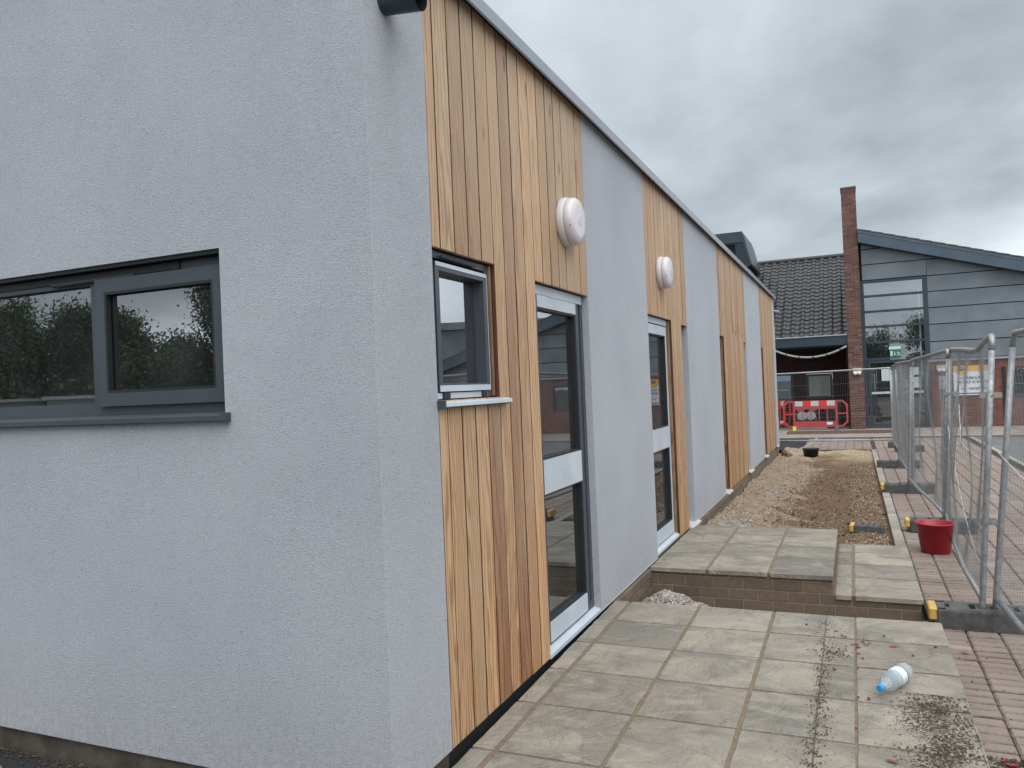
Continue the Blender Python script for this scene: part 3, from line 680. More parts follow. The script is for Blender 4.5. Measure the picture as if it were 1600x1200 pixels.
# boards
bounds = [[2.902, 2.983] + [2.983 + .1356 * k for k in range(1, 16)],
          [6.68 + .1357 * k for k in range(8)] + [7.751, 7.873, 7.994, 8.115, 8.223, 8.331, 8.44],
          [10.65 + .2] and [10.65, 10.77, 10.90, 11.02] + [11.02 + .1331 * k for k in range(1, 17)] + [13.30, 13.46],
          [15.72, 15.84, 15.965, 16.09] + [16.09 + .1353 * k for k in range(1, 16)] + [18.25, 18.38]]
bounds[0][-1] = 5.018; bounds[0][8 + 1] = 4.07; bounds[0][5] = 3.531
bdc = {}
def board(y0, y1, z0, z1, x0=-.021, x1=.0):
    w = round(y1 - y0, 3); h = round(z1 - z0, 3)
    if (w, h) not in bdc:
        q_ = MB().cbox(x0, x1, -w / 2 + .0056, w / 2 - .0056, 0, h, .0018)
        q_.mi = [1 if i in (2, 3) else 0 for i in range(len(q_.f))]; bdc[w, h] = q_.mesh('cladding_board', [wood_m, edge_m])
    o = inst('cladding_board', bdc[w, h], (random.uniform(-.0015, .0012), (y0 + y1) / 2, z0), NB)
for bi, bl in enumerate(bounds):
    for y0, y1 in zip(bl[:-1], bl[1:]):
        if y1 - y0 < .02: continue
        c_ = (y0 + y1) / 2; segs = [(ZB, ZT)]
        for h in HL:
            if h[0] - .01 < c_ < h[1] + .01:
                segs = [s_ for s_ in ((ZB, h[2] - .0), (h[3] + .002, ZT)) if s_[1] - s_[0] > .05]
        if bi == 2 and len(segs) == 1 and segs[0][1] - segs[0][0] > 3 and 11.6 < c_ < 13.2:
            zs = 2.33 + random.choice((0, .09, -.06)); segs = [(ZB, zs - .003), (zs, ZT)]
        for z0, z1 in segs: board(y0, y1, z0 + random.uniform(-.002, .001), z1)
nm = MB()
for bi, bl in enumerate(bounds[:2]):
    for y0, y1 in zip(bl[:-1], bl[1:]):
        for z_ in (.2, .62, 1.05, 1.45, 1.9, 2.32, 2.75, 3.2):
            for q_ in (.22, .78):
                y_ = y0 + (y1 - y0) * q_ + random.uniform(-.008, .008); z2 = z_ + random.uniform(-.02, .02)
                if y1 - y0 < .1 or random.random() < .35 or any(h[0] - .02 < y_ < h[1] + .02 and h[2] - .03 < z2 < h[3] + .03 for h in HL): continue
                nm.lathe([(.0026, 0), (.0022, .0012), (0, .0015)], 6, Matrix.Translation((.001, y_, z2)) @ Matrix.Rotation(R(90), 4, 'Y'))
nm.build('nail_heads', simple('nail_steel', (.62, .58, .52), .4, .3), NB, kind='stuff')
# jamb boards facing the camera
def jamb(y, z0, z1, depth=.1, m_=jamb_m): MB().cbox(-depth, -.022, y - .018, y - .0004, z0 + .004, z1 - .004, .001).build('jamb_board', m_, NB)
jamb(3.531, 1.57, 2.217, .085); jamb(7.63, ZB, 2.205, .11); jamb(11.02, ZB, 2.2, .13); jamb(16.09, ZB, 2.2, .13)
# render jambs of a, c, e, door1 are the ends of the render panels (already there)
# plinth, coping, roof, rear and interior
MB().box(-.30, -.03, 2.905, 5.29, -.33, ZB - .007).build('gap_shade_strip', black_m, NB)  # black strip: darkness of the gap below the timber put into its colour
pl = MB(); pl.box(-.30, -.018, 5.291, 18.84, -.33, ZB - .007); pl.build('plinth', plinth_m, NB)
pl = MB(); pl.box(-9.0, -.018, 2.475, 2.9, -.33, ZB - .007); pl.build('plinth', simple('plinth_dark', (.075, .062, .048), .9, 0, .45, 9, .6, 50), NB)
# real brick courses on the plinth where it shows (behind the step, along the bed)
for k in range(4):
    z1 = ZB - .012 - .075 * k
    for y0, y1 in ((5.30, 6.33), (8.32, 12.0)):
        bricks_row(-.018, y0, y1, z1 - .075, z1, .11 * (k % 2), NB, 'y', buff_brick, d=.06, g=.004)
for o in [c for c in NB.children if c.name.startswith('brick')]: o.location.x += .018 + .012 + .004
ys = [2.415, 4.24, 6.27, 8.3, 10.4, 12.5, 14.6, 16.7, 18.9]
for y0, y1 in zip(ys[:-1], ys[1:]):
    m_ = MB(); m_.prism([(-.42, 3.445), (-.42, 3.475), (.050, 3.466), (.056, 3.461), (.056, 3.396), (.048, 3.390), (.046, 3.396), (.046, 3.445)], 1, y0 + .002, y1 - .002); m_.build('coping', coping_m, NB)
MB().box(-.02, .044, 2.44, 18.87, ZT + .001, 3.4445).build('eaves_shade', black_m, NB)  # black strip: shadow under the coping put into its colour
m_ = MB(); m_.prism([(-9.0, 4.27), (-.43, 3.50), (-.43, 3.56), (-9.0, 4.33)], 1, 2.415, 2.85); m_.build('gable_coping', coping_m, NB)
m_ = MB(); m_.box(-8.9, -.3, 2.91, 18.8, 3.25, 3.44); m_.build('roof', anth, NB)
m_ = MB(); m_.box(-9, -8.7, 2.91, 18.86, -.3, 3.24); m_.box(-8.69, -.31, 18.56, 18.86, -.3, 3.24); m_.build('rear_wall', render_m, NB)
m_ = MB(); m_.box(-8.69, -.31, 2.91, 18.55, -.3, .09); m_.build('interior_floor', int_floor, NB)
m_ = MB(); m_.box(-5.0, -4.85, 2.91, 18.5, .095, 3.24); m_.box(-4.84, -.32, 5.9, 6.0, .095, 3.24); m_.box(-4.84, -.32, 9.5, 9.6, .095, 3.24); m_.build('interior_wall', int_wall, NB)
# window in the gable
gwin = MB(); Y = 2.45
def fr(mb, x0, x1, z0, z1, w, ya, yb, mi=0):
    mb.box(x0, x1, ya, yb, z1 - w, z1, mi); mb.box(x0, x1, ya, yb, z0, z0 + w, mi); mb.box(x0, x0 + w, ya, yb, z0 + w, z1 - w, mi); mb.box(x1 - w, x1, ya, yb, z0 + w, z1 - w, mi)
fr(gwin, -3.045, -.732, 1.562, 2.205, .055, Y + .06, Y + .13)
gwin.box(-1.545, -1.48, Y + .06, Y + .13, 1.617, 2.15)
gw_o = gwin.build('window', anth, NB)
s_ = MB(); fr(s_, -1.495, -.748, 1.60, 2.165, .058, Y + .038, Y + .0595); s_.build('opening_sash', anth, gw_o)
s_ = MB(); fr(s_, -1.437, -.806, 1.658, 2.107, .012, Y + .0385, Y + .062); s_.build('seal', anth_dark, gw_o)
s_ = MB(); s_.box(-1.43, -.815, Y + .068, Y + .074, 1.668, 2.10); s_.build('pane', glass_m, gw_o)
s_ = MB(); s_.box(-2.99, -1.55, Y + .09, Y + .096, 1.617, 2.15); s_.build('pane', glass_m, gw_o)
s_ = MB(); s_.box(-3.04, -1.0, Y + .052, Y + .0598, 2.172, 2.203); s_.build('head_rail', anth_dark, gw_o)
s_ = MB(); s_.prism([(Y - .03, 1.552), (Y - .032, 1.545), (Y - .032, 1.525), (Y - .026, 1.525), (Y - .024, 1.543), (Y + .06, 1.552), (Y + .06, 1.561)], 0, -3.06, -.722); s_.box(-.7215, -.70, Y - .034, Y + .01, 1.522, 1.556); s_.build('sill', anth, gw_o)
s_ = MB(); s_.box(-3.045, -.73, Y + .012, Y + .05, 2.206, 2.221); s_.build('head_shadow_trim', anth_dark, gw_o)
s_ = MB(); s_.tube([(-1.78, Y + .045, 2.165), (-1.25, Y + .045, 2.168)], .008, 6); s_.build('trickle_vent', anth, gw_o)
# facade window
X = -.035
fw = MB()
def frx(mb, y0, y1, z0, z1, w, xa, xb, mi=0):
    mb.box(xa, xb, y0, y1, z1 - w, z1, mi); mb.box(xa, xb, y0, y1, z0, z0 + w, mi); mb.box(xa, xb, y0, y0 + w, z0 + w, z1 - w, mi); mb.box(xa, xb, y1 - w, y1, z0 + w, z1 - w, mi)
frx(fw, 2.935, 3.512, 1.570, 2.213, .03, X - .09, X)
fwo = fw.build('window', anth, NB)
s_ = MB(); frx(s_, 2.966, 3.481, 1.603, 2.165, .035, X - .06, X + .010); s_.build('opening_sash', anth, fwo)
s_ = MB(); s_.box(X - .05, X - .044, 3.0, 3.447, 1.638, 2.13); s_.build('pane', glass_f, fwo)
s_ = MB(); s_.box(X + .0103, X + .013, 2.97, 3.478, 2.148, 2.166); s_.box(X + .0103, X + .013, 2.97, 3.478, 1.603, 1.630); s_.box(X + .0005, X + .004, 2.94, 3.46, 1.572, 1.597); s_.box(X + .0005, X + .004, 3.484, 3.500, 1.61, 2.16); s_.build('protective_film', film_m, fwo)
s_ = MB(); s_.box(X + .0045, X + .012, 3.0, 3.06, 1.571, 1.599); s_.box(X + .0045, X + .012, 3.39, 3.44, 1.571, 1.599); s_.build('drain_cap', blackpl, fwo)
s_ = MB(); s_.tube([(X + .012, 3.02, 2.192), (X + .012, 3.36, 2.190)], .006, 6); s_.build('trickle_vent', anth, fwo)
s_ = MB(); s_.prism([(X, 1.566), (.028, 1.558), (.034, 1.554), (.036, 1.539), (.031, 1.536), (.028, 1.547), (X, 1.552)], 1, 2.905, 3.605); s_.build('sill', film_m, fwo)
s_ = MB(); s_.box(X, .027, 2.906, 3.604, 1.532, 1.5445); s_.build('sill_underside', anth_dark, fwo)
s_ = MB(); s_.box(.0, .038, 2.893, 2.9045, 1.530, 1.566); s_.build('sill_end_cap', anth, fwo)
# doors
def door(y0, y1, z0, z1, zr, white_stile):
    X = -.045; yl = y1 - .155 if not white_stile else y1 - .09
    d = MB(); frx(d, y0 + .002, y1 - .002, z0 + .03, z1 - .002, .05, X - .09, X)
    if not white_stile: d.box(X - .085, X - .008, yl + .045, y1 - .053, z0 + .08, z1 - .052)
    do = d.build('door', anth, NB)
    s = MB(); s.box(X + .0005, X + .005, y0 + .03, y1 - .02, z1 - .058, z1 - .004); s.build('head_film', film_m, do)
    zb, zt = zr[0], zr[5]
    lf = MB(); lf.box(X - .07, X + .006, y0 + .055, y0 + .11, zb, zt); lf.build('stile', anth, do)
    lf = MB(); lf.box(X - .07, X + .006, yl - .005, yl + .04, zb, zt); lf.build('stile', film_m if white_stile else anth, do)
    for a, b in ((zr[0], zr[1]), (zr[2], zr[3]), (zr[4], zr[5])):
        r_ = MB(); r_.box(X - .07, X + .009, y0 + .1105, yl - .0055, a, b); r_.build('rail', film_m, do)
    for a, b in ((zr[1], zr[2]), (zr[3], zr[4])):
        p = MB(); p.box(X - .035, X - .029, y0 + .1105, yl - .0055, a, b); p.build('pane', glass_f, do)
        q = MB(); frx(q, y0 + .111, yl - .006, a + .0005, b - .0005, .012, X - .028, X + .002); q.build('seal', anth_dark, do)
    t_ = MB(); t_.prism([(X - .09, z0 + .03), (X + .001, z0 + .028), (-.001, z0 + .012), (-.001, z0 - .010), (X - .09, z0 - .010)], 1, y0 + .001, y1 + .03 if not white_stile else y1 - .001); t_.build('threshold', film_m, do)
    h = MB(); h.tube([(X + .01, yl - .03 + .045, 1.05), (X + .05, yl + .015, 1.05), (X + .05, yl + .015 - .11, 1.05)], .009, 8); h.build('handle', anth_dark if False else galv, do) if False else None
    return do
door(4.07, 5.017, ZB, 2.20, (.150, .262, .992, 1.187, 2.068, 2.138), False)
door(6.68, 7.608, ZB + .02, 2.205, (.168, .29, .99, 1.187, 2.05, 2.135), True)
for k in 'abcde':
    y0, y1, z0, z1 = holes[k]; s = MB(); frx(s, y0 + .002, y1 - .020, z0 + .01, z1 - .002, .045, -.17, -.105); w = s.build('narrow_window', anth, NB)
    s = MB(); s.box(-.142, -.136, y0 + .048, y1 - .066, z0 + .056, z1 - .048); s.build('pane', glass_m, w)
    s = MB(); s.prism([(-.105, z0 + .022), (.030, z0 + .004), (.036, z0 - .001), (.036, z0 - .020), (.030, z0 - .020), (.028, z0 - .010), (-.105, z0 - .008)], 1, y0 + .001, y1 + (.14 if k in 'ac' else .02)); s.build('sill', white_pl, w)
# overflow spouts
def spout(y, z, L_, r_, m_):
    s = MB(); s.tube([(-.01, y, z), (L_, y, z - .02)], r_, 20, cap=False); s.tube([(L_ - .002, y, z - .02), (L_ - .16, y, z - .007)], r_ - .005, 20, cap=False, mi=1); s.build('overflow_spout', [m_, blackpl], NB, smooth=True)
spout(2.60, 3.112, .165, .048, navy); spout(18.68, 3.12, .13, .03, grey_pipe)

# wall lights
def wall_light(y, z, label):
    rt = empty('wall_light', (0, y, z), label, 'wall light', 'round bulkhead lights on the cedar cladding')
    Mx = Matrix.Translation((0, y, z)) @ Matrix.Rotation(R(90), 4, 'Y')
    MB().lathe([(.149, .001), (.152, .010), (.150, .036), (.145, .044), (.136, .047)], 48, Mx).build('base', white_pl, rt, smooth=True)
    MB().lathe([(.142, .0475), (.146, .054), (.143, .084), (.128, .101), (.09, .105), (0, .107)], 48, Mx).build('diffuser', lens_m, rt, smooth=True)
    MB().lathe([(.030, .1055), (.030, .1085), (0, .109)], 24, Mx).build('sensor', white_pl, rt)
    MB().lathe([(.004, 0), (.004, .006), (0, .007)], 10, Matrix.Translation((.09, y - .144, z - .05)) @ Matrix.Rotation(R(90), 4, 'X')).build('screw', ink, rt)
wall_light(4.60, 2.615, 'larger-looking round white light above the near glazed door')
wall_light(7.22, 2.615, 'round white light above the second door, further along the wall')

# ================================================================== BRICK BUILDING AT THE BACK
FB = empty('school_building', (1.9, 26.8, -.075), 'older school building with grey metal cladding, red brick and tiled roofs', 'building')
YB = 26.8; TZ = -.075
# pier
core = MB(); core.box(1.487, 1.893, 26.505, 27.2, TZ, 7.37); core.build('pier_core', simple('pier_mortar', (.24, .19, .16), .95), FB)
pier_n = 0
cm = {}
for k in range(99):
    z0 = TZ + .0752 * k
    if z0 + .07 > 7.37: break
    parts_ = [(1.48, 1.69), (1.69, 1.90)] if k % 2 else [(1.48, 1.585), (1.585, 1.795), (1.795, 1.90)]
    for a, b in parts_:
        key = round(b - a, 3)
        if key not in cm: w = key / 2 - .004; cm[key] = MB().box(-w, w, -.012, .0, -.0335, .0335).mesh('brick', red_brick)
        inst('brick', cm[key], ((a + b) / 2, 26.512 + random.uniform(-.001, .001), z0 + .0376), FB)
mb = MB()
for k in range(99):
    z0 = TZ + .0752 * k
    if z0 + .07 > 7.37: break
    y = 26.505 - (.1 if k % 2 else 0)
    while y < 27.19:
        a, b = max(y, 26.505), min(y + .22, 27.19)
        if b - a > .04: mb.box(1.893, 1.900, a + .004, b - .004, z0 + .004, z0 + .071); mb.box(1.480, 1.487, a + .004, b - .004, z0 + .004, z0 + .071)
        y += .225
mb.build('side_bricks', redwall_m if False else mat_brick('red_brick_dark', [(.17, .07, .055), (.20, .085, .065)]), FB, kind='stuff')
MB().box(1.465, 1.915, 26.48, 27.22, 7.372, 7.42).build('pier_cap', slate_m, FB)
# cladding panels on the gable, cut to the roof line
def rl(x): return 5.70 - .307 * (x - 1.84)      # underside of the bargeboard at y = 26.4..26.8
zs = [1.972, 2.505, 3.03, 3.53, 4.02, 4.50, 5.0, 5.48, 6.0]
def clip(x0, x1, z0, z1):
    top0, top1 = rl(x0) + .12, rl(x1) + .12
    if z0 >= top0: return None
    pts = [(x0, z0)]
    if z0 < top1: pts += [(x1, z0), (x1, min(z1, top1))]
    else: pts += [(1.84 + (5.82 - z0) / .307, z0)]
    if z1 > top1 and z1 < top0: pts.append((1.84 + (5.82 - z1) / .307, z1))
    pts.append((x0, min(z1, top0)))
    return pts
MB().prism([(1.90, TZ), (13.4, TZ), (13.4, rl(13.4) + .1), (1.90, rl(1.9) + .1)], 1, 27.05, 27.3).build('gable_core', dark_in, FB)
for (x0, x1, zz) in ((1.98, 3.755, [4.515, 5.0, 5.48, 6.0]), (3.765, 8.6, zs), (8.61, 13.3, zs)):
    for z0, z1 in zip(zz[:-1], zz[1:]):
        p = clip(x0, x1, z0 + .014, z1 - .014)
        if p and len(p) > 2: MB().prism(p, 1, 26.80, 26.86).build('cladding_panel', clad_m, FB)
MB().box(1.9, 13.35, 26.862, 27.04, 2.0, rl(13.3) - .3).build('cladding_joint_backing', black_m, FB)
mb = MB()
mb.prism([(3.76, 2.0), (13.3, 2.0), (13.3, rl(13.3) + .1), (3.76, rl(3.76) + .1)], 1, 26.863, 27.045); mb.prism([(1.91, 4.50), (3.758, 4.50), (3.758, rl(3.76) + .1), (1.91, rl(1.91) + .1)], 1, 26.863, 27.045)
o = mb.build('cladding_joint', black_m, FB)
bpy.data.objects.remove(next(c for c in FB.children if c.name.startswith('cladding_joint_backing')))
MB().box(3.70, 13.3, 26.76, 26.86, 1.90, 1.965).build('drip_flashing', coping_m, FB)
# brick wall below the cladding
wb = swapxy(wall_x(MB(), 3.70, 13.35, TZ, 1.90, [(5.86, 8.3, .74, 1.66)], -26.82, .2)); wb.build('brick_wall', redwall_m, FB)
s = MB(); fr(s, 5.865, 8.295, .745, 1.655, .06, 26.86, 26.93); s.box(7.05, 7.11, 26.86, 26.93, .805, 1.595); w = s.build('window', navy, FB)
s = MB(); s.box(5.925, 8.235, 26.90, 26.905, .805, 1.595); s.build('pane', glass_dim, w)
s = MB(); s.box(5.60, 5.68, 26.79, 26.819, TZ, 1.66); s.build('downpipe', blackpl, FB)
# glazed entrance bay
s = MB()
fx0, fx1 = 1.94, 3.70
s.box(1.901, fx0 + .07, 26.78, 26.90, TZ, 4.50); s.box(fx1 - .07, 3.762, 26.78, 26.90, TZ, 4.50)
rails = [(4.42, 4.50), (3.98, 4.05), (3.50, 3.57), (3.03, 3.10), (2.55, 2.62), (2.02, 2.10), (TZ, TZ + .05)]
for a, b in rails: s.box(fx0 + .07, fx1 - .07, 26.782, 26.858, a, b)
w = s.build('glazed_screen', navy, FB)
for (a, b) in zip([r[1] for r in rails[1:]], [r[0] for r in rails[:-1]]):
    p = MB(); p.box(fx0 + .07, fx1 - .07, 26.82, 26.826, a, b) if b > 2.15 or a > 2.0 else p.box(fx0 + .07, fx1 - .07, 26.83, 26.836, a, b); p.build('pane', glass_dim, w)
s = MB(); frx_ = fr
for x0, x1 in ((2.03, 2.83), (2.84, 3.62)): fr(s, x0, x1, TZ + .06, 2.01, .075, 26.775, 26.815)
s.build('door_frame', navy, w)
s = MB(); s.box(2.11, 2.75, 26.795, 26.80, .98, 1.05); s.box(2.92, 3.54, 26.795, 26.80, .98, 1.05); s.build('manifestation_band', frost_m, w)
s = MB(); s.tube([(2.20, 26.75, 1.1), (2.20, 26.75, 1.6)], .013, 8); s.build('handle', galv, w)
for (x0, x1, z0, z1) in ((2.40, 2.66, 1.38, 1.80), (3.20, 3.44, 1.53, 1.76), (3.20, 3.48, 1.14, 1.46), (2.95, 3.12, 1.16, 1.40)):
    s = MB(); s.box(x0, x1, 26.785, 26.79, z0, z1); n_ = s.build('notice', paper_m, w)
# lobby behind the glass
s = MB(); s.box(1.88, 3.80, 27.1, 30, 4.52, 4.6); s.box(1.91, 3.72, 29.9, 30, TZ, 4.5); s.box(1.87, 1.90, 27.21, 29.89, TZ, 4.5); s.box(3.757, 3.79, 26.91, 29.89, TZ, 4.5); s.build('lobby_wall', dark_in, FB)
for o in list(FB.children):
    if o.name.startswith('gable_core'): bpy.data.objects.remove(o)
mb = MB(); mb.prism([(3.76, TZ), (13.34, TZ), (13.34, rl(13.4)), (3.76, rl(3.76))], 1, 27.05, 27.3); mb.prism([(1.91, 4.52), (3.757, 4.52), (3.757, rl(3.757)), (1.91, rl(1.91))], 1, 27.05, 27.3); mb.build('gable_core', dark_in, FB)
# two steel light-fitting rods seen in the glass
s = MB(); s.box(2.62, 2.635, 27.0, 27.02, 2.7, 4.3); s.box(2.78, 2.80, 27.1, 27.12, 2.7, 4.2); s.build('hanging_rod', galv, FB)
# bargeboard and verge tiles
s = MB(); s.prism([(1.905, 5.66), (13.6, 5.66 - .307 * 11.695), (13.6, 5.955 - .307 * 11.695), (1.905, 5.955)], 1, 26.38, 26.44); s.build('bargeboard', navy2, FB)
s = MB(); s.prism([(1.905, 5.665), (13.6, 5.665 - .307 * 11.695), (13.6, 5.70 - .307 * 11.695), (1.905, 5.70)], 1, 26.441, 26.86); s.build('soffit', navy, FB)
ang = -math.atan(.307)
tm = MB().box(0, .40, 0, .33, -.028, .0).mesh('verge_tile', slate_m)
x = 1.905
while x < 13.5:
    z = 6.075 - .307 * (x - 1.905); inst('verge_tile', tm, (x, 26.36, z), FB, rot=(0, -ang - R(2.4), 0)); x += .325
s = MB()
s.add([(1.905, 26.37, 5.96), (13.6, 26.37, 5.96 - .307 * 11.695), (13.6, 36, 5.96 - .307 * 11.695), (1.905, 36, 5.96), (1.905, 26.37, 6.04), (13.6, 26.37, 6.04 - .307 * 11.695), (13.6, 36, 6.04 - .307 * 11.695), (1.905, 36, 6.04)], [(3, 2, 1, 0), (4, 5, 6, 7), (0, 1, 5, 4), (1, 2, 6, 5), (2, 3, 7, 6), (3, 0, 4, 7)])
s.build('right_roof', slate_m, FB)
# pantiled roof on the left
E0 = Vector((0, 26.62, 2.86)); E1 = Vector((0, 31.6, 6.0)); sl = (E1 - E0).length; ud = (E1 - E0).normalized(); nd = Vector((0, -ud.z, ud.y))
NR = 21; gz = sl / NR; TW = .282
def tile_geo(mb, x, s0):
    prof = [(0, .012), (.04, .034), (.085, .050), (.13, .040), (.165, .014), (.205, .004), (.25, .006), (.287, .016)]
    for (o_, th) in ((0, .014),):
        P = []
        for (u, h) in prof:
            for s_, hh in ((s0 - .03, h + .026), (s0 + gz + .02, h)): P.append(E0 + Vector((x + u, 0, 0)) + ud * s_ + nd * hh)
        for (u, h) in prof: P.append(E0 + Vector((x + u, 0, 0)) + ud * (s0 - .03) + nd * (h + .006))
        n_ = len(prof); F = [(2 * i, 2 * i + 2, 2 * i + 3, 2 * i + 1) for i in range(n_ - 1)] + [(2 * n_ + i, 2 * n_ + i + 1, 2 * i + 2, 2 * i) for i in range(n_ - 1)]
        mb.add(P, F)
tmb = MB(); tile_geo(tmb, 0, 0); tme = tmb.mesh('roof_tile', tile_m)
cnt = 0; restm = MB()
for r_ in range(NR):
    for c_ in range(17):
        x = 1.475 - TW * (c_ + 1)
        if c_ < 14 and cnt < 290:
            p = ud * (gz * r_); inst('roof_tile', tme, (x + random.uniform(-.004, .004), p.y, p.z + random.uniform(-.003, .003)), FB); cnt += 1
        else: tile_geo(restm, x, gz * r_)
restm.build('roof_tiles', tile_m, FB, kind='stuff')
for o in [c for c in FB.children if c.name.startswith('roof_tile') and not c.name.startswith('roof_tiles')]: pass
s = MB(); s.add([tuple(E0 + Vector((1.478, 0, 0)) - nd * .02), tuple(E1 + Vector((1.478, 0, 0)) - nd * .02), tuple(E1 + Vector((-9, 0, 0)) - nd * .02), tuple(E0 + Vector((-9, 0, 0)) - nd * .02)], [(0, 1, 2, 3)]); s.build('roof_deck', black_m, FB)
s = MB(); s.tube([(1.475, 31.6, 6.03), (-9, 31.6, 6.03)], .09, 10); s.build('ridge', tile_m, FB)
s = MB(); s.box(-9, 1.478, 26.56, 26.60, 2.56, 2.86); s.build('fascia', navy, FB)
s = MB(); s.tube([(-9, 26.53, 2.86), (1.478, 26.53, 2.86)], .02, 8); s.build('gutter', grey_pipe, FB)
s = MB(); s.box(-9, 1.478, 26.601, 29.2, 2.52, 2.556); s.build('soffit', black_m, FB)
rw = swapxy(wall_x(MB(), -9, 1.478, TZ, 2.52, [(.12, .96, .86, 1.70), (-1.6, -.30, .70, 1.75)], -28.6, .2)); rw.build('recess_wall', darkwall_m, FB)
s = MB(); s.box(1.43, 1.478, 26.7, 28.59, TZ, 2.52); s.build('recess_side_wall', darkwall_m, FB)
s = MB(); fr(s, .125, .955, .865, 1.695, .075, 28.62, 28.68); w = s.build('window', navy, FB); s = MB(); s.box(.20, .88, 28.66, 28.665, .94, 1.62); s.build('pane', blind_m, w)
s = MB(); s.box(.62, .635, 28.652, 28.658, .95, 1.61); s.box(.74, .75, 28.652, 28.658, .95, 1.61); s.build('blind_stripe', simple('ochre_stripe', (.30, .27, .15), .7), w)
s = MB(); fr(s, -1.595, -.305, .705, 1.745, .07, 28.62, 28.68); s.box(-.95, -.90, 28.62, 28.68, .775, 1.675); w = s.build('window', navy, FB); s = MB(); s.box(-1.525, -.375, 28.66, 28.665, .775, 1.675); s.build('pane', glass_dim, w)
s = MB(); s.box(-.86, -.42, 28.61, 28.618, 1.16, 1.20); s.build('window_label_strip', frost_m, w)
s = MB(); s.box(-9, 1.9, 31.6, 36, 2, 5.9); s.build('rear_block', dark_in, FB)
s = MB(); s.prism([(9.2, 4.02), (24, 4.45), (24, 4.75), (9.2, 4.32)], 1, 28.5, 36); s.prism([(9.4, TZ), (23.8, TZ), (23.8, 4.43), (9.4, 4.02)], 1, 28.8, 35.8); s.build('side_wing', clad_m, FB)
# raised dark clerestory behind
cl = empty('clerestory', (-2.6, 28.6, 4.6), parent=FB)
s = MB(); s.prism([(-4.2, 6.33), (-1.70, 6.33), (-1.70, 6.66), (-4.2, 6.66)], 1, 28.0, 28.1); s.build('fascia', navy, cl)
s = MB(); s.prism([(-4.2, 4.6), (-1.95, 4.6), (-1.95, 6.33), (-4.2, 6.33)], 1, 28.35, 28.45); s.box(-1.95, -1.55, 28.3, 31, 4.6, 5.6); s.build('wall', simple('clerestory_wall', (.02, .03, .042), .6), cl)
s = MB(); s.add([(-1.70, 28.0, 6.66), (-1.64, 28.0, 6.50), (-1.42, 28.0, 5.55), (-1.48, 28.0, 5.50), (-1.70, 28.0, 6.35), (-1.70, 31, 6.66), (-1.64, 31, 6.50), (-1.42, 31, 5.55), (-1.48, 31, 5.50), (-1.70, 31, 6.35)],
    [(4, 3, 2, 1, 0), (5, 6, 7, 8, 9), (0, 1, 6, 5), (1, 2, 7, 6), (2, 3, 8, 7), (3, 4, 9, 8), (4, 0, 5, 9)]); s.build('verge', navy, cl)
s = MB(); s.prism([(-4.2, 6.66), (-1.70, 6.66), (-1.70, 6.70), (-4.2, 6.70)], 1, 28, 31); s.build('roof', navy, cl)
s = MB(); s.add([(-1.95, 28.02, 6.33), (-1.70, 28.02, 6.33), (-1.48, 28.02, 5.50), (-1.95, 28.02, 5.3)], [(0, 1, 2, 3)]); s.v += [(a, b + .2, c) for a, b, c in s.v]; s.f += [(7, 6, 5, 4), (0, 4, 5, 1), (1, 5, 6, 2), (2, 6, 7, 3), (3, 7, 4, 0)]; s.mi += [0] * 5; s.build('cheek', simple('clerestory_cheek', (.012, .02, .03), .6), cl)
# sagging conduit with clips
pc = []
for i in range(25):
    t_ = i / 24; x = -.95 + 2.40 * t_; z = 2.215 + .36 * ((t_ - .55) / .5) ** 2; pc.append((x, 26.52, z))
rt = empty('sagging_conduit', (.2, 26.52, 2.3), 'light grey sagging conduit with black clips under the tiled eaves', 'conduit')
MB().tube(pc, .032, 8).build('tube', grey_pipe, rt, smooth=True)
for i in (6, 10, 14, 18, 22):
    a, b = Vector(pc[i]), Vector(pc[i + 1]); MB().tube([a, a + (b - a).normalized() * .035], .042, 8).build('clip', blackpl, rt)
# twin lamp fittings
def flood(x, y, z, label):
    rt = empty('floodlight', (x, y, z), label, 'floodlight', 'twin-lamp fittings on the brick building')
    s = MB(); s.box(x - .12, x + .12, y - .05, y - .001, z - .02, z + .13); s.build('housing', cream_m, rt)
    for sx in (-.055, .055):
        s = MB(); s.lathe([(.02, 0), (.05, .03), (.055, .09), (.045, .115), (0, .12)], 14, Matrix.Translation((x + sx, y - .03, z - .05)) @ Matrix.Rotation(R(75), 4, 'X')); s.build('lamp', lamp_glass, rt, smooth=True)
flood(1.72, 26.50, 1.68, 'twin-lamp cream fitting on the tall brick pier')
flood(4.03, 26.82, 1.66, 'twin-lamp cream fitting on the red brick wall left of the yellow and white sign')
s = MB(); s.tube([(4.05, 26.79, 1.6), (4.05, 26.79, TZ)], .015, 6); s.build('conduit', grey_pipe, FB)
rt = MB().box(3.95, 4.24, 26.79, 26.817, 1.06, 1.46).build('notice_board', simple('notice_grey', (.40, .43, .44), .5), at=(4.1, 26.8, 1.06), label='small grey notice board on the brick wall beside the entrance', cat='notice board')
MB().box(3.97, 4.22, 26.785, 26.789, 1.20, 1.27).build('text_strip', paper_m, rt)
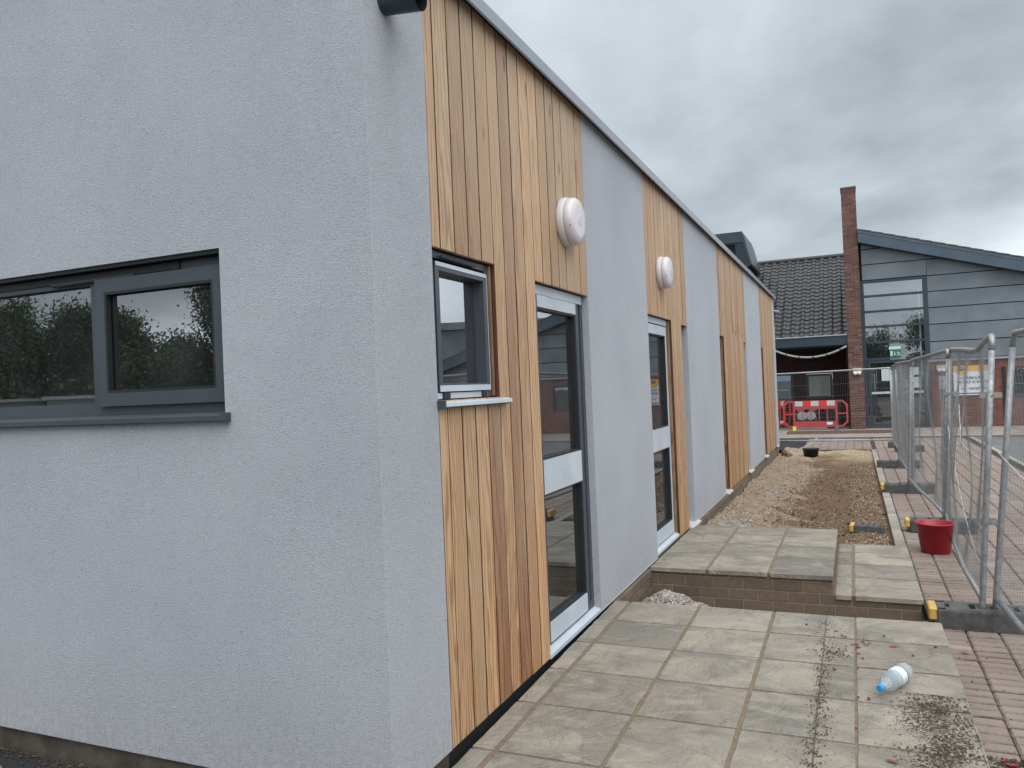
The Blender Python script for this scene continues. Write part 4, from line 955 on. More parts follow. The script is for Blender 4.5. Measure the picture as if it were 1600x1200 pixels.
# exit sign
rt = empty('exit_sign', (2.86, 26.74, 2.1), 'green fire exit sign with running man on pale panel above entrance', 'exit sign')
MB().box(2.66, 3.09, 26.765, 26.775, 2.02, 2.50).build('back_panel', simple('sign_back', (.20, .24, .22), .6), rt)
MB().box(2.64, 2.96, 26.70, 26.764, 2.33, 2.42).build('light_box', exit_wh, rt)
MB().box(2.65, 2.95, 26.725, 26.745, 2.10, 2.328).build('panel', green_s, rt)
s = MB(); yv = 26.720
s.box(2.675, 2.735, yv, yv + .004, 2.13, 2.29)
s.box(2.785, 2.803, yv, yv + .004, 2.19, 2.28); s.prism([(2.76, 2.20), (2.828, 2.20), (2.794, 2.145)], 1, yv, yv + .004)
def bar(mb, a, b, w, y0=yv, y1=yv + .004):
    a, b = Vector((a[0], a[1])), Vector((b[0], b[1])); d = (b - a).normalized(); n_ = Vector((-d.y, d.x)) * w / 2
    mb.prism([tuple(a - n_), tuple(b - n_), tuple(b + n_), tuple(a + n_)], 1, y0, y1)
bar(s, (2.885, 2.25), (2.895, 2.19), .032); bar(s, (2.885, 2.245), (2.845, 2.225), .014); bar(s, (2.89, 2.245), (2.935, 2.205), .014); bar(s, (2.89, 2.19), (2.85, 2.135), .018); bar(s, (2.90, 2.19), (2.935, 2.16), .018); bar(s, (2.935, 2.16), (2.93, 2.125), .016)
s.lathe([(.016, 0), (.016, .004)], 12, Matrix.Translation((2.878, yv + .004, 2.278)) @ Matrix.Rotation(R(90), 4, 'X')); s.build('pictogram', exit_wh, rt)
# school banner
def text(body, x, z, size, mat, parent, y, sx=1.0, name='lettering', bold=.0):
    cu = bpy.data.curves.new('t', 'FONT'); cu.body = body; cu.size = size; cu.extrude = .001; cu.offset = bold
    ob = bpy.data.objects.new('t', cu); COL.objects.link(ob); bpy.context.view_layer.update()
    me = bpy.data.meshes.new_from_object(ob); bpy.data.objects.remove(ob)
    xs = [v.co.x for v in me.vertices]; w0 = max(xs) - min(xs)
    me.materials.clear(); me.materials.append(mat)
    for v in me.vertices: v.co = Vector(((v.co.x - min(xs)) * (sx / w0), -v.co.z, v.co.y))
    o = inst(name, me, (x, y, z), parent); return o
rt = empty('school_sign', (4.82, 26.80, .86), 'yellow and white school reception sign on the red brick wall', 'sign')
MB().box(4.34, 5.29, 26.79, 26.815, .86, 1.735).build('board', sign_white, rt)
MB().box(4.345, 5.285, 26.784, 26.7895, 1.575, 1.73).build('yellow_band', sign_yel, rt)
s = MB(); s.prism([(4.42, 1.5745), (4.72, 1.5745), (4.70, 1.50), (4.57, 1.44), (4.44, 1.50)], 1, 26.784, 26.7895); s.build('yellow_shield', sign_yel, rt)
s = MB(); s.prism([(4.49, 1.69), (4.63, 1.69), (4.62, 1.62), (4.56, 1.585), (4.50, 1.62)], 1, 26.780, 26.7835); s.build('crest', ink, rt)
s = MB(); bar(s, (4.515, 1.665), (4.557, 1.65), .018, 26.777, 26.7795); bar(s, (4.563, 1.65), (4.605, 1.665), .018, 26.777, 26.7795); s.build('crest_book', exit_wh, rt)
text('ALDERSBOURN', 4.44, 1.335, .11, ink, rt, 26.788, .68, bold=.001); text('MIDDLE SCHOOL', 4.44, 1.215, .11, ink, rt, 26.788, .80, bold=.001); text('RECEPTION', 4.74, 1.02, .10, ink, rt, 26.788, .50, bold=.001)
s = MB(); s.box(4.55, 4.66, 26.785, 26.789, 1.048, 1.062); s.prism([(4.52, 1.055), (4.56, 1.075), (4.56, 1.035)], 1, 26.785, 26.789); s.build('arrow', ink, rt)
MB().box(4.40, 5.22, 26.785, 26.7895, .90, .93).build('dark_line', ink, rt)

# ================================================================== RED CHAPTER BARRIERS
def rounded(mb, x0, x1, z0, z1, w, ya, yb, ch=.09, mi=0):
    """frame with cut corners"""
    o = [(x0 + ch, z0), (x1 - ch, z0), (x1, z0 + ch), (x1, z1 - ch), (x1 - ch, z1), (x0 + ch, z1), (x0, z1 - ch), (x0, z0 + ch)]
    c2 = max(.01, ch - w * .4); i_ = [(x0 + w + c2 - .0, z0 + w), (x1 - w - c2, z0 + w), (x1 - w, z0 + w + c2), (x1 - w, z1 - w - c2), (x1 - w - c2, z1 - w), (x0 + w + c2, z1 - w), (x0 + w, z1 - w - c2), (x0 + w, z0 + w + c2)]
    for k in range(8):
        a, b, c, d = o[k], o[(k + 1) % 8], i_[(k + 1) % 8], i_[k]; mb.prism([a, b, c, d], 1, ya, yb, mi)
def barrier(label, mat, W_=1.9):
    rt = empty('plastic_barrier', (0, 0, 0), label, 'barrier', 'red plastic pedestrian barriers in the recess')
    h = W_ / 2; s = MB(); rounded(s, -h, h, .10, .93, .05, -.02, .02, .14)
    s.box(-h + .30, -h + .36, -.022, .022, .10, .92); s.box(h - .36, h - .30, -.022, .022, .10, .92)
    s.box(-h + .05, -h + .30, -.018, .018, .49, .53); s.box(h - .30, h - .05, -.018, .018, .49, .53)
    s.box(-h + .36, h - .36, -.021, .021, .13, .28); s.box(-h + .36, h - .36, -.021, .021, .66, .92); 
    s.build('frame', mat, rt)
    n_ = 5; w = (W_ - .72)
    for k in range(1, 4 + 1):
        x = -h + .36 + w * k / 5; s = MB(); s.box(x - .015, x + .015, -.016, .016, .28, .66); s.build('upright', mat, rt)
    for k in range(5):
        x0 = -h + .36 + w * k / 5; s = MB(); s.box(x0 + .003, x0 + w / 5 - .003, -.027, -.0215, .76, .915); s.build('reflective_panel', refl_white if k % 2 == 0 else refl_red, rt)
    s = MB(); s.box(h - .62, h - .45, -.027, -.0215, .17, .25); s.build('maker_label', sign_white, rt)
    for x, mm in ((-h + .33, yellow_foot), (h - .33, rubber)):
        s = MB(); s.prism([(-.26, 0), (.05, 0), (.04, .05), (.02, .13), (-.02, .13), (-.16, .04)], 0, x - .05, x + .05); s.build('foot', mm, rt)
    return rt
b = barrier('red pedestrian barrier with white and red reflective panels in the recess', barrier_red); b.location = (.46, 26.35, TZ)
b = barrier('second red barrier, set end-on at the corner of the new building', barrier_or, 1.7); b.location = (-.82, 27.2, TZ); b.rotation_euler = (0, 0, R(58))
# things stored behind the barrier
rt = empty('stacked_chairs', (.15, 27.2, TZ), 'two grey round-backed chairs stored behind the red barrier', 'chair')
rt['group'] = 'chairs stored behind the barrier'
def rchair(x, y, a, lab):
    rt = empty('grey_chair', (x, y, TZ), lab, 'chair', 'chairs stored behind the barrier')
    def T(v): return (x + v[0] * math.cos(a) - v[1] * math.sin(a), y + v[0] * math.sin(a) + v[1] * math.cos(a), TZ + v[2])
    gm_ = simple('chair_grey', (.22, .22, .23), .5)
    s = MB(); s.lathe([(.0, .0), (.15, .0), (.155, .02), (.0, .022)], 20, Matrix.Translation(T((0, -.12, .42))) @ Matrix.Rotation(R(62), 4, 'X')); s.build('seat', gm_, rt, smooth=False)
    s = MB(); s.lathe([(.0, .0), (.13, .0), (.135, .015), (.0, .017)], 20, Matrix.Translation(T((0, .18, .66))) @ Matrix.Rotation(R(85), 4, 'X')); s.build('backrest', simple('chair_back', (.12, .12, .13), .5), rt)
    for dx in (-.14, .14):
        for dy in (-.1, .16): s = MB(); s.tube([T((dx * 1.2, dy * 1.2, 0)), T((dx * .7, dy * .7, .42))], .012, 6); s.build('leg', galv, rt)
bpy.data.objects.remove(rt)
rchair(.02, 27.05, .2, 'grey chair with tipped round seat, left one behind the red barrier')
rchair(.32, 27.10, -.15, 'grey chair with tipped round seat, right one behind the red barrier')
rt = empty('storage_bin', (.95, 27.3, TZ), 'dark wheeled bin behind the right half of the red barrier', 'bin')
s = MB(); s.prism([(.74, TZ + .06), (1.16, TZ + .06), (1.20, .72), (.70, .72)], 1, 27.1, 27.5); s.build('body', blackpl, rt); s = MB(); s.box(.68, 1.22, 27.06, 27.54, .722, .77); s.build('lid', simple('bin_lid', (.05, .07, .10), .5), rt)
rt = empty('low_bench', (.35, 27.8, TZ), 'long low dark bench behind the red barrier', 'bench')
s = MB(); s.box(-.35, .68, 27.65, 28.0, .36, .41); s.build('seat', simple('bench_slate', (.10, .10, .11), .6), rt)
for x in (-.3, .6): s = MB(); s.box(x, x + .05, 27.7, 27.95, TZ, .359); s.build('leg', blackpl, rt)
s = MB(); s.box(-.10, .78, 26.5, 26.53, TZ, TZ + .10); s.build('pale_board', refl_white, at=(.34, 26.5, TZ), label='pale low board lying on the ground behind the red barrier', cat='board')

# ================================================================== TEMPORARY FENCE
def lerp(a, b, t): return Vector(a) * (1 - t) + Vector(b) * t
def panel(A0, A1, B0, B1, label, topmid=(), wob=0, botmid=(), corner=.10, nx_=92, horiz=(.35, .62, .92, 1.2, 1.5)):
    """A0/A1 bottom/top of one upright, B0/B1 of the other"""
    rt = empty('site_fence', tuple(lerp(A0, B0, .5)), label, 'fence panel', 'temporary mesh fence panels beside the paving')
    A0, A1, B0, B1 = map(Vector, (A0, A1, B0, B1)); up = (A1 - A0).normalized(); d = (B1 - A1).normalized(); c = corner; r_ = .0205
    topc = [A1 - up * c, A1 - up * c * .35 + d * c * .12, A1 + d * c * .4, A1 + d * c] + [Vector(p) for p in topmid] + [B1 - d * c, B1 - d * c * .4, B1 - up * c * .35 - d * c * .12, B1 - up * c]
    MB().tube([A0 - up * .12, A0, A0 + (A1 - A0) * .5, topc[0]], r_, 10).build('upright', galv, rt, smooth=True)
    MB().tube([B0 - up * .12, B0, B0 + (B1 - B0) * .5, topc[-1]], r_, 10).build('upright', galv, rt, smooth=True)
    MB().tube(topc, r_ * .97, 10).build('top_rail', galv, rt, smooth=True)
    bc = [A0 + up * .03] + [Vector(p) for p in botmid] + [B0 + up * .03]; MB().tube(bc, r_, 10).build('bottom_rail', galv, rt, smooth=True)
    # mesh infill
    def pathpt(path, t):
        Ls = [(path[i + 1] - path[i]).length for i in range(len(path) - 1)]; T = sum(Ls) * t
        for i, l_ in enumerate(Ls):
            if T <= l_: return path[i].lerp(path[i + 1], T / max(l_, 1e-6))
            T -= l_
        return path[-1]
    nrm = d.cross(up).normalized(); ph = random.uniform(0, 9)
    def P(t, v):
        p = pathpt(bc, t).lerp(pathpt([A1 + Vector((0, 0, 0))] + [Vector(q) for q in topmid] + [B1], t), v); s_ = math.sin(math.pi * t) * math.sin(math.pi * v)
        if wob: p = p + nrm * wob * s_ * (math.sin(9 * t + 3 * v + ph) + .6 * math.sin(23 * t - 5 * v)) + d * wob * .8 * s_ * math.sin(7 * v + 11 * t)
        return p
    m_ = MB(); K = 9 if wob else 3
    for i in range(1, nx_):
        t = i / nx_; m_.tube([P(t, k / K) for k in range(K + 1)], .0014, 3, cap=False)
    for h in horiz:
        v = h / 1.85; m_.tube([P(k / 24, v + (.012 * math.sin(k) if wob else 0)) for k in range(25)], .0015, 3, cap=False)
    m_.build('mesh_infill', wire_m, rt, kind='stuff')
    return rt
panel((2.446, 6.35, -.02), (2.632, 6.40, 1.845), (2.60, 2.87, -.02), (2.79, 2.92, 1.845), 'nearest mesh fence panel, cut off by the right edge', nx_=92)
panel((2.358, 6.30, -.025), (2.492, 6.30, 1.83), (2.493, 10.0, -.03), (2.607, 10.0, 1.84), 'buckled mesh panel with dented top rail, behind the red bucket', topmid=[(2.505, 6.75, 1.81), (2.533, 7.35, 1.765), (2.545, 7.75, 1.768), (2.57, 8.6, 1.80)], wob=.055, botmid=[(2.37, 7.4, -.02), (2.44, 8.9, -.06)])
panel((2.47, 10.02, -.03), (2.585, 10.02, 1.835), (2.301, 13.2, -.01), (2.409, 13.2, 1.786), 'mesh fence panel third from the camera, leaning slightly', wob=.035, botmid=[(2.46, 11.2, -.045), (2.37, 12.3, -.03)])
panel((2.365, 13.3, -.02), (2.43, 13.3, 1.775), (2.335, 16.55, -.015), (2.35, 16.55, 1.785), 'mesh fence panel fourth from the camera')
panel((2.405, 16.7, -.015), (2.442, 16.7, 1.77), (2.40, 20.05, 0), (2.43, 20.05, 1.76), 'farthest mesh panel of the line beside the bed')
panel((-1.08, 20.75, .0), (-1.08, 20.75, 1.69), (2.394, 20.6, .0), (2.41, 20.6, 1.73), 'mesh panel standing across the path before the school building', corner=.04)
def foot(cx, cy, z, L_, label, rot=0, yl=False, dirx=1):
    rt = empty('rubber_base', (cx, cy, z), label, 'rubber base', 'black rubber bases of the fence'); rt.rotation_euler = (0, 0, 0)
    h = L_ / 2; w = .115; m_ = MB()
    ca, sa = math.cos(rot), math.sin(rot)
    # body with rounded ends and holes on top
    P = [(-h + .03, -w), (h - .03, -w), (h, -w + .03), (h, w - .03), (h - .03, w), (-h + .03, w), (-h, w - .03), (-h, -w + .03)]
    P2 = [(x * .985, y * .93) for x, y in P]
    v = [(x, y, 0) for x, y in P] + [(x, y, .125) for x, y in P] + [(x, y, .14) for x, y in P2]; n_ = 8
    f = [tuple(range(n_))[::-1]] + [(i, (i + 1) % n_, n_ + (i + 1) % n_, n_ + i) for i in range(n_)] + [(n_ + i, n_ + (i + 1) % n_, 2 * n_ + (i + 1) % n_, 2 * n_ + i) for i in range(n_)]
    # top face with slots: strips between recessed pockets
    m_.add(v, f)
    xs = [-h * .985, -h * .80, -h * .72, -h * .40, -h * .30, -h * .06, h * .06, h * .30, h * .40, h * .72, h * .80, h * .985]; pocket = {1: .045, 3: .06, 5: .03, 7: .06, 9: .045}
    ww = w * .93
    # top outline rectangle ignoring the small corner cuts
    for i in range(len(xs) - 1):
        a, b = xs[i], xs[i + 1]
        ya = ww if 0 < i < len(xs) - 2 else ww - .028
        if i in pocket:
            q = pocket[i]
            m_.add([(a, -ya, .14), (b, -ya, .14), (b, -q, .14), (a, -q, .14)], [(0, 1, 2, 3)]); m_.add([(a, q, .14), (b, q, .14), (b, ya, .14), (a, ya, .14)], [(0, 1, 2, 3)])
            m_.add([(a, -q, .14), (b, -q, .14), (b, q, .14), (a, q, .14), (a, -q, .09), (b, -q, .09), (b, q, .09), (a, q, .09)], [(0, 1, 5, 4), (1, 2, 6, 5), (2, 3, 7, 6), (3, 0, 4, 7), (4, 5, 6, 7)])
        else: m_.add([(a, -ya, .14), (b, -ya, .14), (b, ya, .14), (a, ya, .14)], [(0, 1, 2, 3)])
    m_.v = [(cx + x * ca - y * sa, cy + x * sa + y * ca, z + zz_) for x, y, zz_ in m_.v]
    m_.build('block', rubber, rt)
    if yl:
        y_ = MB(); y_.cbox(-h - .03, -h + .03, -w + .012, w - .012, .055, .142, .010); y_.v = [(cx + x * ca - y * sa, cy + x * sa + y * ca, z + zz_) for x, y, zz_ in y_.v]; y_.build('yellow_cap', yellow_m, rt)
    return rt
GZ = -.2
foot(2.43, 6.335, GZ, .76, 'black rubber base with yellow cap under the nearest pair of posts', yl=True)
foot(2.44, 10.02, GZ, .68, 'rubber base with yellow cap just behind the red bucket', yl=True)
foot(2.30, 13.18, GZ, .72, 'rubber base with yellow cap beside the middle of the bed', yl=True)
foot(2.32, 16.65, GZ, .74, 'plain black rubber base beside the far end of the bed', yl=False)
foot(2.71, 20.1, GZ, .60, 'plain black rubber base beyond the far end of the bed', yl=False)
foot(2.42, 21.2, GZ, .22, 'small dark base under the end of the cross fence panel', rot=R(88))
foot(1.69, 10.05, GZ - .085, .34, 'spare rubber base half sunk in the soil of the bed', yl=True, rot=R(-4))
# couplers
for (x, y, z, lb) in ((2.46, 6.34, 1.42, 'upper pale coupler joining the two nearest fence posts'), (2.40, 6.34, .54, 'lower rusty coupler joining the two nearest fence posts'), (2.57, 10.02, 1.35, 'coupler on the second pair of fence posts')):
    rt = empty('fence_coupler', (x, y, z), lb, 'coupler', 'steel couplers clamping the fence posts')
    s = MB(); s.box(x - .055, x + .075, y - .034, y - .028, z - .018, z + .018); s.box(x - .055, x + .075, y + .028, y + .034, z - .018, z + .018); s.build('plate', coupl_m if z > 1.4 else galv, rt)
    s = MB(); s.tube([(x + .01, y - .07, z), (x + .01, y + .05, z)], .006, 6); s.tube([(x + .01, y - .058, z), (x + .01, y - .045, z)], .012, 6); s.build('bolt', galv, rt)
# loose wires and cable ties on the fence
s = MB(); s.tube([(2.60, 9.4, 1.25), (2.56, 9.0, 1.0), (2.54, 8.8, .86), (2.53, 8.6, 1.05), (2.55, 8.5, 1.3)], .006, 5); s.tube([(2.53, 8.8, .92), (2.50, 8.0, .9), (2.45, 7.0, .93), (2.44, 6.4, .94)], .004, 5)
s.tube([(2.50, 6.35, 1.02), (2.54, 5.6, .90), (2.58, 4.8, .75), (2.6, 4.2, .72)], .004, 5); s.tube([(2.52, 9.7, 1.0), (2.50, 9.0, .6), (2.46, 8.0, .3), (2.44, 7.2, .12), (2.42, 6.7, .15)], .004, 5); s.build('loose_wire', simple('pale_wire', (.42, .42, .41), .6), label='pale loose wire tangled through the buckled mesh panel', cat='wire')

# ================================================================== SMALL THINGS
# red bucket
bx, by = 2.285, 8.86
rt = empty('red_bucket', (bx, by, GZ), 'red plastic builders bucket standing on the block paving', 'bucket')
MB().lathe([(.130, 0), (.134, .004), (.176, .285), (.186, .287), (.187, .298), (.176, .300), (.170, .296), (.128, .012), (0, .012)], 40, Matrix.Translation((bx, by, GZ)) @ Matrix.Rotation(R(20), 4, 'Z'), sx=.97).build('body', redpl, rt, smooth=True)
MB().lathe([(0, .02), (.131, .02)], 24, Matrix.Translation((bx, by, GZ)).to_4x4()).build('dried_residue', conc_m, rt)
# black tub in the far end of the bed
rt = empty('black_tub', (.66, 18.85, -.2), 'black plastic tub set in the sandy end of the bed', 'tub')
MB().lathe([(.14, -.02), (.175, .185), (.182, .187), (.182, .197), (.17, .197), (.135, .0), (0, 0)], 28, Matrix.Translation((.66, 18.85, -.2))).build('body', blackpl, rt, smooth=True)
# rubble at the corner
for i, (x, y, s0, mm, lb) in enumerate(((.14, 18.35, .10, red_brick, 'broken red brick piece at the far corner of the bed'), (.22, 18.1, .07, buff_brick, 'broken brown brick beside the far corner'), (.29, 18.5, .085, whitegr_m, 'pale lump of rubble beside the far corner'))):
    m_ = MB(); m_.cbox(-s0, s0, -s0 * .6, s0 * .6, -s0 * .5, s0 * .6, s0 * .2); a = random.uniform(0, 3)
    m_.v = [(p[0] * math.cos(a) - p[1] * math.sin(a) + random.uniform(-.01, .01), p[0] * math.sin(a) + p[1] * math.cos(a), p[2] + random.uniform(-.01, .01) + p[0] * .3) for p in m_.v]
    o = bpy.data.objects.new('rubble', m_.mesh('rubble', mm)); COL.objects.link(o); o.location = (x, y, bedh(x, y) + .05); tag(o, lb, 'rubble', 'rubble at the far corner')
# bottle lying on the slabs
p0 = Vector((1.652, 4.045, rz(4.05) + .046)); p1 = Vector((1.775, 4.305, rz(4.3) + .049)); dd = (p1 - p0).normalized(); Mq = Matrix.Translation(p0) @ dd.to_track_quat('Z', 'Y').to_matrix().to_4x4()
rt = empty('water_bottle', p0, 'empty clear water bottle with blue cap lying on the slabs', 'bottle')
MB().lathe([(.0145, -.002), (.016, .0), (.0165, .024), (.0145, .025)], 24, Mq).build('cap', blue_cap, rt, smooth=False)
prof = [(.013, .026), (.0135, .034), (.019, .045), (.030, .068), (.038, .088), (.042, .105)]
z = .108
while z < .145: prof += [(.0425, z), (.0405, z + .006)]; z += .011
prof += [(.0425, .150), (.0425, .228)]
z = .232
while z < .272: prof += [(.0405, z), (.0425, z + .006)]; z += .012
prof += [(.041, .280), (.034, .287), (.012, .280), (0, .278)]
MB().lathe(prof, 32, Mq).build('body', bottle_m, rt, smooth=True)
MB().lathe([(.0432, .160), (.0434, .162), (.0434, .222), (.0432, .224)], 32, Mq).build('label', label_m, rt, smooth=True)
bl = rt.children[-1]
MB().lathe([(.0437, .214), (.0438, .222)], 32, Mq).build('label_band', band_m, rt, smooth=True)
# berries and leaves
def berry(x, y, z, s0):
    return (x, y, z, s0)
bm_ = MB().lathe([(0, -.0055), (.004, -.004), (.006, 0), (.004, .004), (0, .0055)], 8).mesh('red_berry', berry_m, True)
BL = [(1.28, 5.05), (1.48, 4.90), (1.50, 4.88), (1.56, 4.72), (1.585, 4.55), (1.37, 4.35), (1.45, 4.35), (1.56, 4.40), (1.56, 4.02), (1.605, 4.02), (1.83, 4.66), (1.565, 4.62), (1.95, 4.83), (1.70, 4.95), (1.55, 3.68)]
for k, (x, y) in enumerate(BL):
    o = inst('red_berry', bm_, (x, y, rz(y) + .006), scl=(1.1, 1, .9) if k % 3 else (1.5, 1.4, 1.1)); tag(o, 'small squashed red berry fallen on the grey slabs', 'berry', 'red berries scattered on the slabs')
lf = MB(); lf.add([(-.025, 0, .002), (-.01, .012, .006), (.012, .010, .008), (.03, 0, .003), (.01, -.011, .005), (-.012, -.01, .003)], [(0, 5, 4, 3, 2, 1)]); lf.add([(-.03, 0, .001), (-.05, .004, .001), (-.05, .002, .001)], [(0, 1, 2)])
lfm = lf.mesh('fallen_leaf', leaf_red)
for (x, y, lb, zz_) in ((1.74, 4.78, 'curled reddish leaf on the slab above the bottle', None), (1.68, 3.42, 'small red leaf on the slab nearest the bottom edge', None), (2.18, 5.72, 'orange-brown leaf on the block paving beside the ramp', GZ)):
    o = inst('fallen_leaf', lfm, (x, y, (rz(y) if zz_ is None else zz_) + .003), rot=(0, 0, random.uniform(0, 3))); tag(o, lb, 'leaf', 'fallen leaves on the paving')
o = MB().tube([(1.50, 4.83, rz(4.83) + .005), (1.56, 4.79, rz(4.8) + .006)], .002, 5).build('twig', stick_m, at=(1.53, 4.81, .09), label='pale twig across the slab joint', cat='twig')
# soil crumbs on the ramp: line, cluster, smear
def crumbs(name, n, fx, fy, s0, s1, lb, zf=rz, flat=.6, mat=crumb_m):
    xx, yy = fx(n), fy(n); pebbles(name, np.stack([xx, yy, [zf(b) + .001 for b in yy]], 1), RNG.uniform(s0, s1, n), mat, flat=flat, kind='stuff', label=lb, cat='dirt')
crumbs('crumb_line', 950, lambda n: RNG.normal(1.392, .026, n), lambda n: 3.22 + 1.2 * np.clip(np.round(RNG.random(n) * 13) / 13 + RNG.normal(0, .02, n), 0, 1), 0.0012, .0045, 'line of dark soil crumbs along a slab joint')
crumbs('crumb_cluster', 200, lambda n: RNG.normal(1.44, .05, n), lambda n: RNG.normal(4.62, .07, n), .0015, .006, 'cluster of dark crumbs towards the back of the ramp')
crumbs('crumb_scatter', 120, lambda n: RNG.normal(1.38, .06, n), lambda n: RNG.normal(5.02, .10, n), .0015, .0055, 'thin scatter of crumbs near the far edge of the ramp')
crumbs('crumb_spot', 50, lambda n: RNG.normal(1.60, .03, n), lambda n: RNG.normal(4.80, .04, n), .002, .007, 'small pile of crumbs beside the pale twig')
crumbs('stray_grit', 160, lambda n: RNG.uniform(.2, 2.0, n), lambda n: RNG.uniform(2.6, 5.2, n), .001, .0035, 'stray grit over the slabs')
def smx(n):
    return RNG.normal(1.84, .075, n)
crumbs('mud_smear', 5200, lambda n: np.clip(RNG.normal(1.86, .075, n), 1.58, 2.012), lambda n: 2.95 + 1.2 * np.clip(np.round(RNG.beta(1.6, 1.3, n) * 9) / 9 + RNG.normal(0, .045, n), 0, 1), .001, .0052, 'smear of brown mud crumbs on the outer slabs below the bottle', flat=.3, mat=mud_m)
crumbs('mud_clumps', 1300, lambda n: np.clip(RNG.normal(1.88, .06, n), 1.62, 2.012), lambda n: 2.95 + 1.2 * RNG.beta(1.6, 1.3, n), .0015, .0075, 'darker clumps within the mud smear at the ramp edge', flat=.4)
crumbs('pave_grit', 500, lambda n: RNG.uniform(2.05, 2.9, n), lambda n: RNG.uniform(3.2, 10, n), .002, .007, 'grit and leaf litter on the block paving', zf=lambda y: GZ)
crumbs('soil_patch', 2600, lambda n: np.clip(RNG.normal(2.24, .11, n), 2.035, 2.6), lambda n: RNG.uniform(3.3, 4.22, n), .003, .010, 'dark soil spilled on the paving at the lower right corner', zf=lambda y: GZ + .001, flat=.5)
for k in range(20):
    x, y = random.uniform(2.06, 2.36), random.uniform(3.75, 4.4); o = inst('red_catkin', bm_, (x, y, GZ + .012), rot=(0, 0, random.uniform(0, 3)), scl=(3.2, 1.1, 1.1)); tag(o, 'crimson flower spike fallen on dark soil at the lower right', 'flower', 'crimson flower spikes on the spilled soil')
# rubble by the near corner of the building and concrete remnant at the lower left
n = 500; xx = RNG.uniform(-.02, .05, n); yy = RNG.uniform(2.35, 3.1, n)
pebbles('corner_grit', np.stack([xx, yy, np.full(n, -.03)], 1), RNG.uniform(.006, .02, n), whitegr_m, kind='stuff', label='grey grit in the gap between wall corner and ramp', cat='grit')
m_ = MB(); nn_ = 18; cen = (-2.02, 2.17)
for j in range(nn_ + 1):
    for i in range(nn_ + 1):
        u, v = i / nn_ * 2 - 1, j / nn_ * 2 - 1; r_ = math.hypot(u, v); r_lim = .85 + .12 * math.sin(5 * math.atan2(v, u)) 
        m_.v.append((cen[0] + u * .30, cen[1] + v * .14, (.035 if r_ < r_lim else -.02) + random.uniform(-.006, .006)))
for j in range(nn_):
    for i in range(nn_): a = j * (nn_ + 1) + i; m_.f.append((a, a + 1, a + nn_ + 2, a + nn_ + 1)); m_.mi.append(0)
m_.build('concrete_lump', conc_m, at=(cen[0], cen[1], 0), label='rough grey concrete remnant on the tarmac by the gable wall', cat='rubble')
n = 900; xx = RNG.uniform(-3.2, -.6, n); yy = 2.44 - np.abs(RNG.normal(0, .035, n))
pebbles('wall_foot_grit', np.stack([xx, yy, np.full(n, .008)], 1), RNG.uniform(.003, .010, n), crumb_m, kind='stuff', label='dark grit along the foot of the gable wall', cat='grit')
# cardboard inside the gable window
MB().box(-1.16, -1.03, 2.62, 2.66, 1.60, 1.70).build('cardboard_box', cardb, at=(-1.1, 2.64, 1.6), label='small orange-brown box behind the gable window', cat='box')
MB().box(-2.9, -.75, 2.56, 2.86, 1.56, 1.598).build('window_board', white_pl, NB)

# ================================================================== TREES (behind the viewer, they show in the glass)
def tree(x, y, h, w, label, seed, n=2600):
    rng = np.random.default_rng(seed); rt = empty('broadleaf_tree', (x, y, -.2), label, 'tree', 'trees mirrored in the window glass')
    t_ = MB(); t_.tube([(x, y, -.2), (x + .1, y, h * .3), (x, y + .1, h * .6), (x, y, h * .85)], [.16, .13, .08, .03], 8)
    for k in range(7):
        a = rng.uniform(0, 6.28); z0 = h * rng.uniform(.25, .6); t_.tube([(x, y, z0), (x + math.cos(a) * w * .3, y + math.sin(a) * w * .3, z0 + h * .12), (x + math.cos(a) * w * .6, y + math.sin(a) * w * .6, z0 + h * .28)], [.06, .04, .015], 6)
    t_.build('trunk', bark_m, rt)
    cl_ = np.stack([rng.normal(0, .38, 26) * w, rng.normal(0, .38, 26) * w, h * rng.uniform(.28, .93, 26)], 1); cl_[:, :2] *= (1.15 - (cl_[:, 2:3] / h)) * 1.3
    idx = rng.integers(0, 26, n); c = cl_[idx] + rng.normal(size=(n, 3)) * w * .16 + np.array([x, y, 0])
    a = rng.normal(size=(n, 3)); a /= np.linalg.norm(a, axis=1)[:, None]; b = np.cross(a, rng.normal(size=(n, 3))); b /= np.linalg.norm(b, axis=1)[:, None]; s = rng.uniform(.035, .10, n)[:, None]
    V = np.stack([c - a * s, c + b * s * .6, c + a * s, c - b * s * .6], 1).reshape(-1, 3) - np.array([x, y, -.2])
    me = bpy.data.meshes.new('crown'); me.from_pydata(V.tolist(), [], [(4 * i, 4 * i + 1, 4 * i + 2, 4 * i + 3) for i in range(n)]); me.materials.append(leaf_m)
    o = bpy.data.objects.new('crown', me); COL.objects.link(o); o.parent = rt
kinds = [('tall open', 1.0), ('broad dark', .8), ('bushy low', .6), ('slim upright', .95)]
tp = [(-35.5, -20.5, 7.0, 2.6), (-32.5, -21, 5.6, 2.8), (-30.5, -20, 6.5, 2.4), (-28.6, -20.5, 6.0, 2.0), (-26.3, -21.5, 4.4, 2.4), (-22.6, -20, 7.6, 2.5), (-20.4, -20.6, 6.6, 2.4), (-39.5, -20, 6.8, 3.0), (-14, -22, 5.4, 3.2), (-6, -22, 6.0, 3.2), (3.5, -20, 5.2, 3), (7.5, -20.5, 7.0, 3.0), (12, -20, 6.2, 3.2), (17, -21, 6.6, 3.2)]
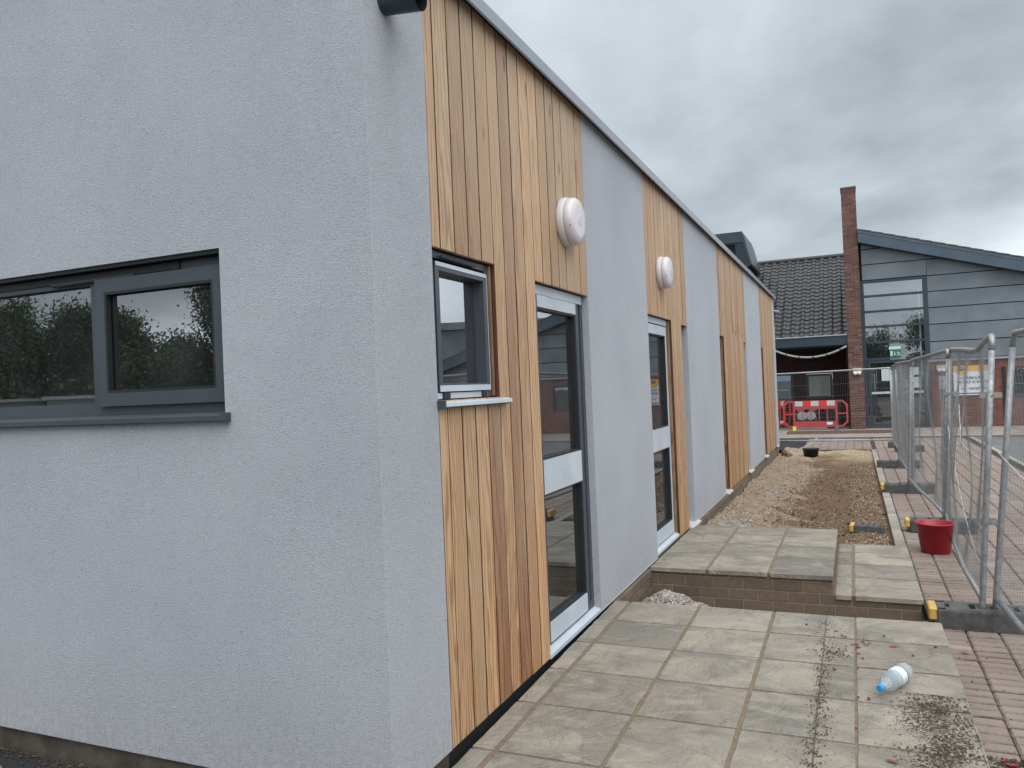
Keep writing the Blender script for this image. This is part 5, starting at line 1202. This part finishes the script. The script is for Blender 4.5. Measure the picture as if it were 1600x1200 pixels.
words = ['tall airy tree', 'low rounded tree', 'bushy tree', 'broad tree', 'high bushy tree', 'spreading tree', 'small dense tree', 'upright tree', 'wide tree', 'tall dense tree', 'squat tree', 'leafy tree', 'full-crowned tree', 'short wide tree']
for k, (x, y, h, w) in enumerate(tp): tree(x, y, h, w, f'{words[k]} beyond the tarmac yard, seen only as a reflection in glass', 100 + k, 16000)
hd = MB(); rng = np.random.default_rng(5); n = 42000; hx = rng.uniform(-44, 20, n)
c = np.stack([hx, -19.2 + rng.normal(0, .45, n), rng.uniform(-.2, 1.0, n) * (3.2 + .7 * np.sin(hx * .9) + .4 * np.sin(hx * 2.3))], 1); a = rng.normal(size=(n, 3)); a /= np.linalg.norm(a, axis=1)[:, None]; b = np.cross(a, rng.normal(size=(n, 3))); b /= np.linalg.norm(b, axis=1)[:, None]; s = rng.uniform(.08, .2, n)[:, None]
V = np.stack([c - a * s, c + b * s * .6, c + a * s, c - b * s * .6], 1).reshape(-1, 3)
me = bpy.data.meshes.new('hedge'); me.from_pydata(V.tolist(), [], [(4 * i, 4 * i + 1, 4 * i + 2, 4 * i + 3) for i in range(n)]); me.materials.append(leaf_m); o = bpy.data.objects.new('hedge', me); COL.objects.link(o); tag(o, 'long dark hedge at the far side of the tarmac yard', 'hedge')
MB().box(-34, 16, -9.0, -8.9, .55, .62).build('handrail', galv, at=(-9, -8.95, .5), label='grey rail along the yard, mirrored low in the gable window', cat='rail')

# pale site cabins beyond the yard (mirrored low in the gable window)
for k, (x0, x1, lb) in enumerate(((-39.5, -31.0, 'pale flat-roofed site cabin at the far left of the yard, mirrored in the gable window'), (-27.5, -25.0, 'smaller pale cabin between the trees, mirrored in the gable window'))):
    rt = empty('site_cabin', ((x0 + x1) / 2, -17, -.2), lb, 'cabin', 'site cabins beyond the yard')
    MB().box(x0, x1, -18.4, -16, -.2, 1.95).build('body', simple('cabin_grey', (.30, .33, .36), .6), rt)
    MB().box(x0 - .1, x1 + .1, -18.5, -15.85, 1.952, 2.08).build('roof', white_pl, rt)
    for i in range(int((x1 - x0) / 2.1)): MB().box(x0 + .6 + i * 2.1, x0 + 1.7 + i * 2.1, -15.99, -15.96, .9, 1.6).build('window', anth_dark, rt)
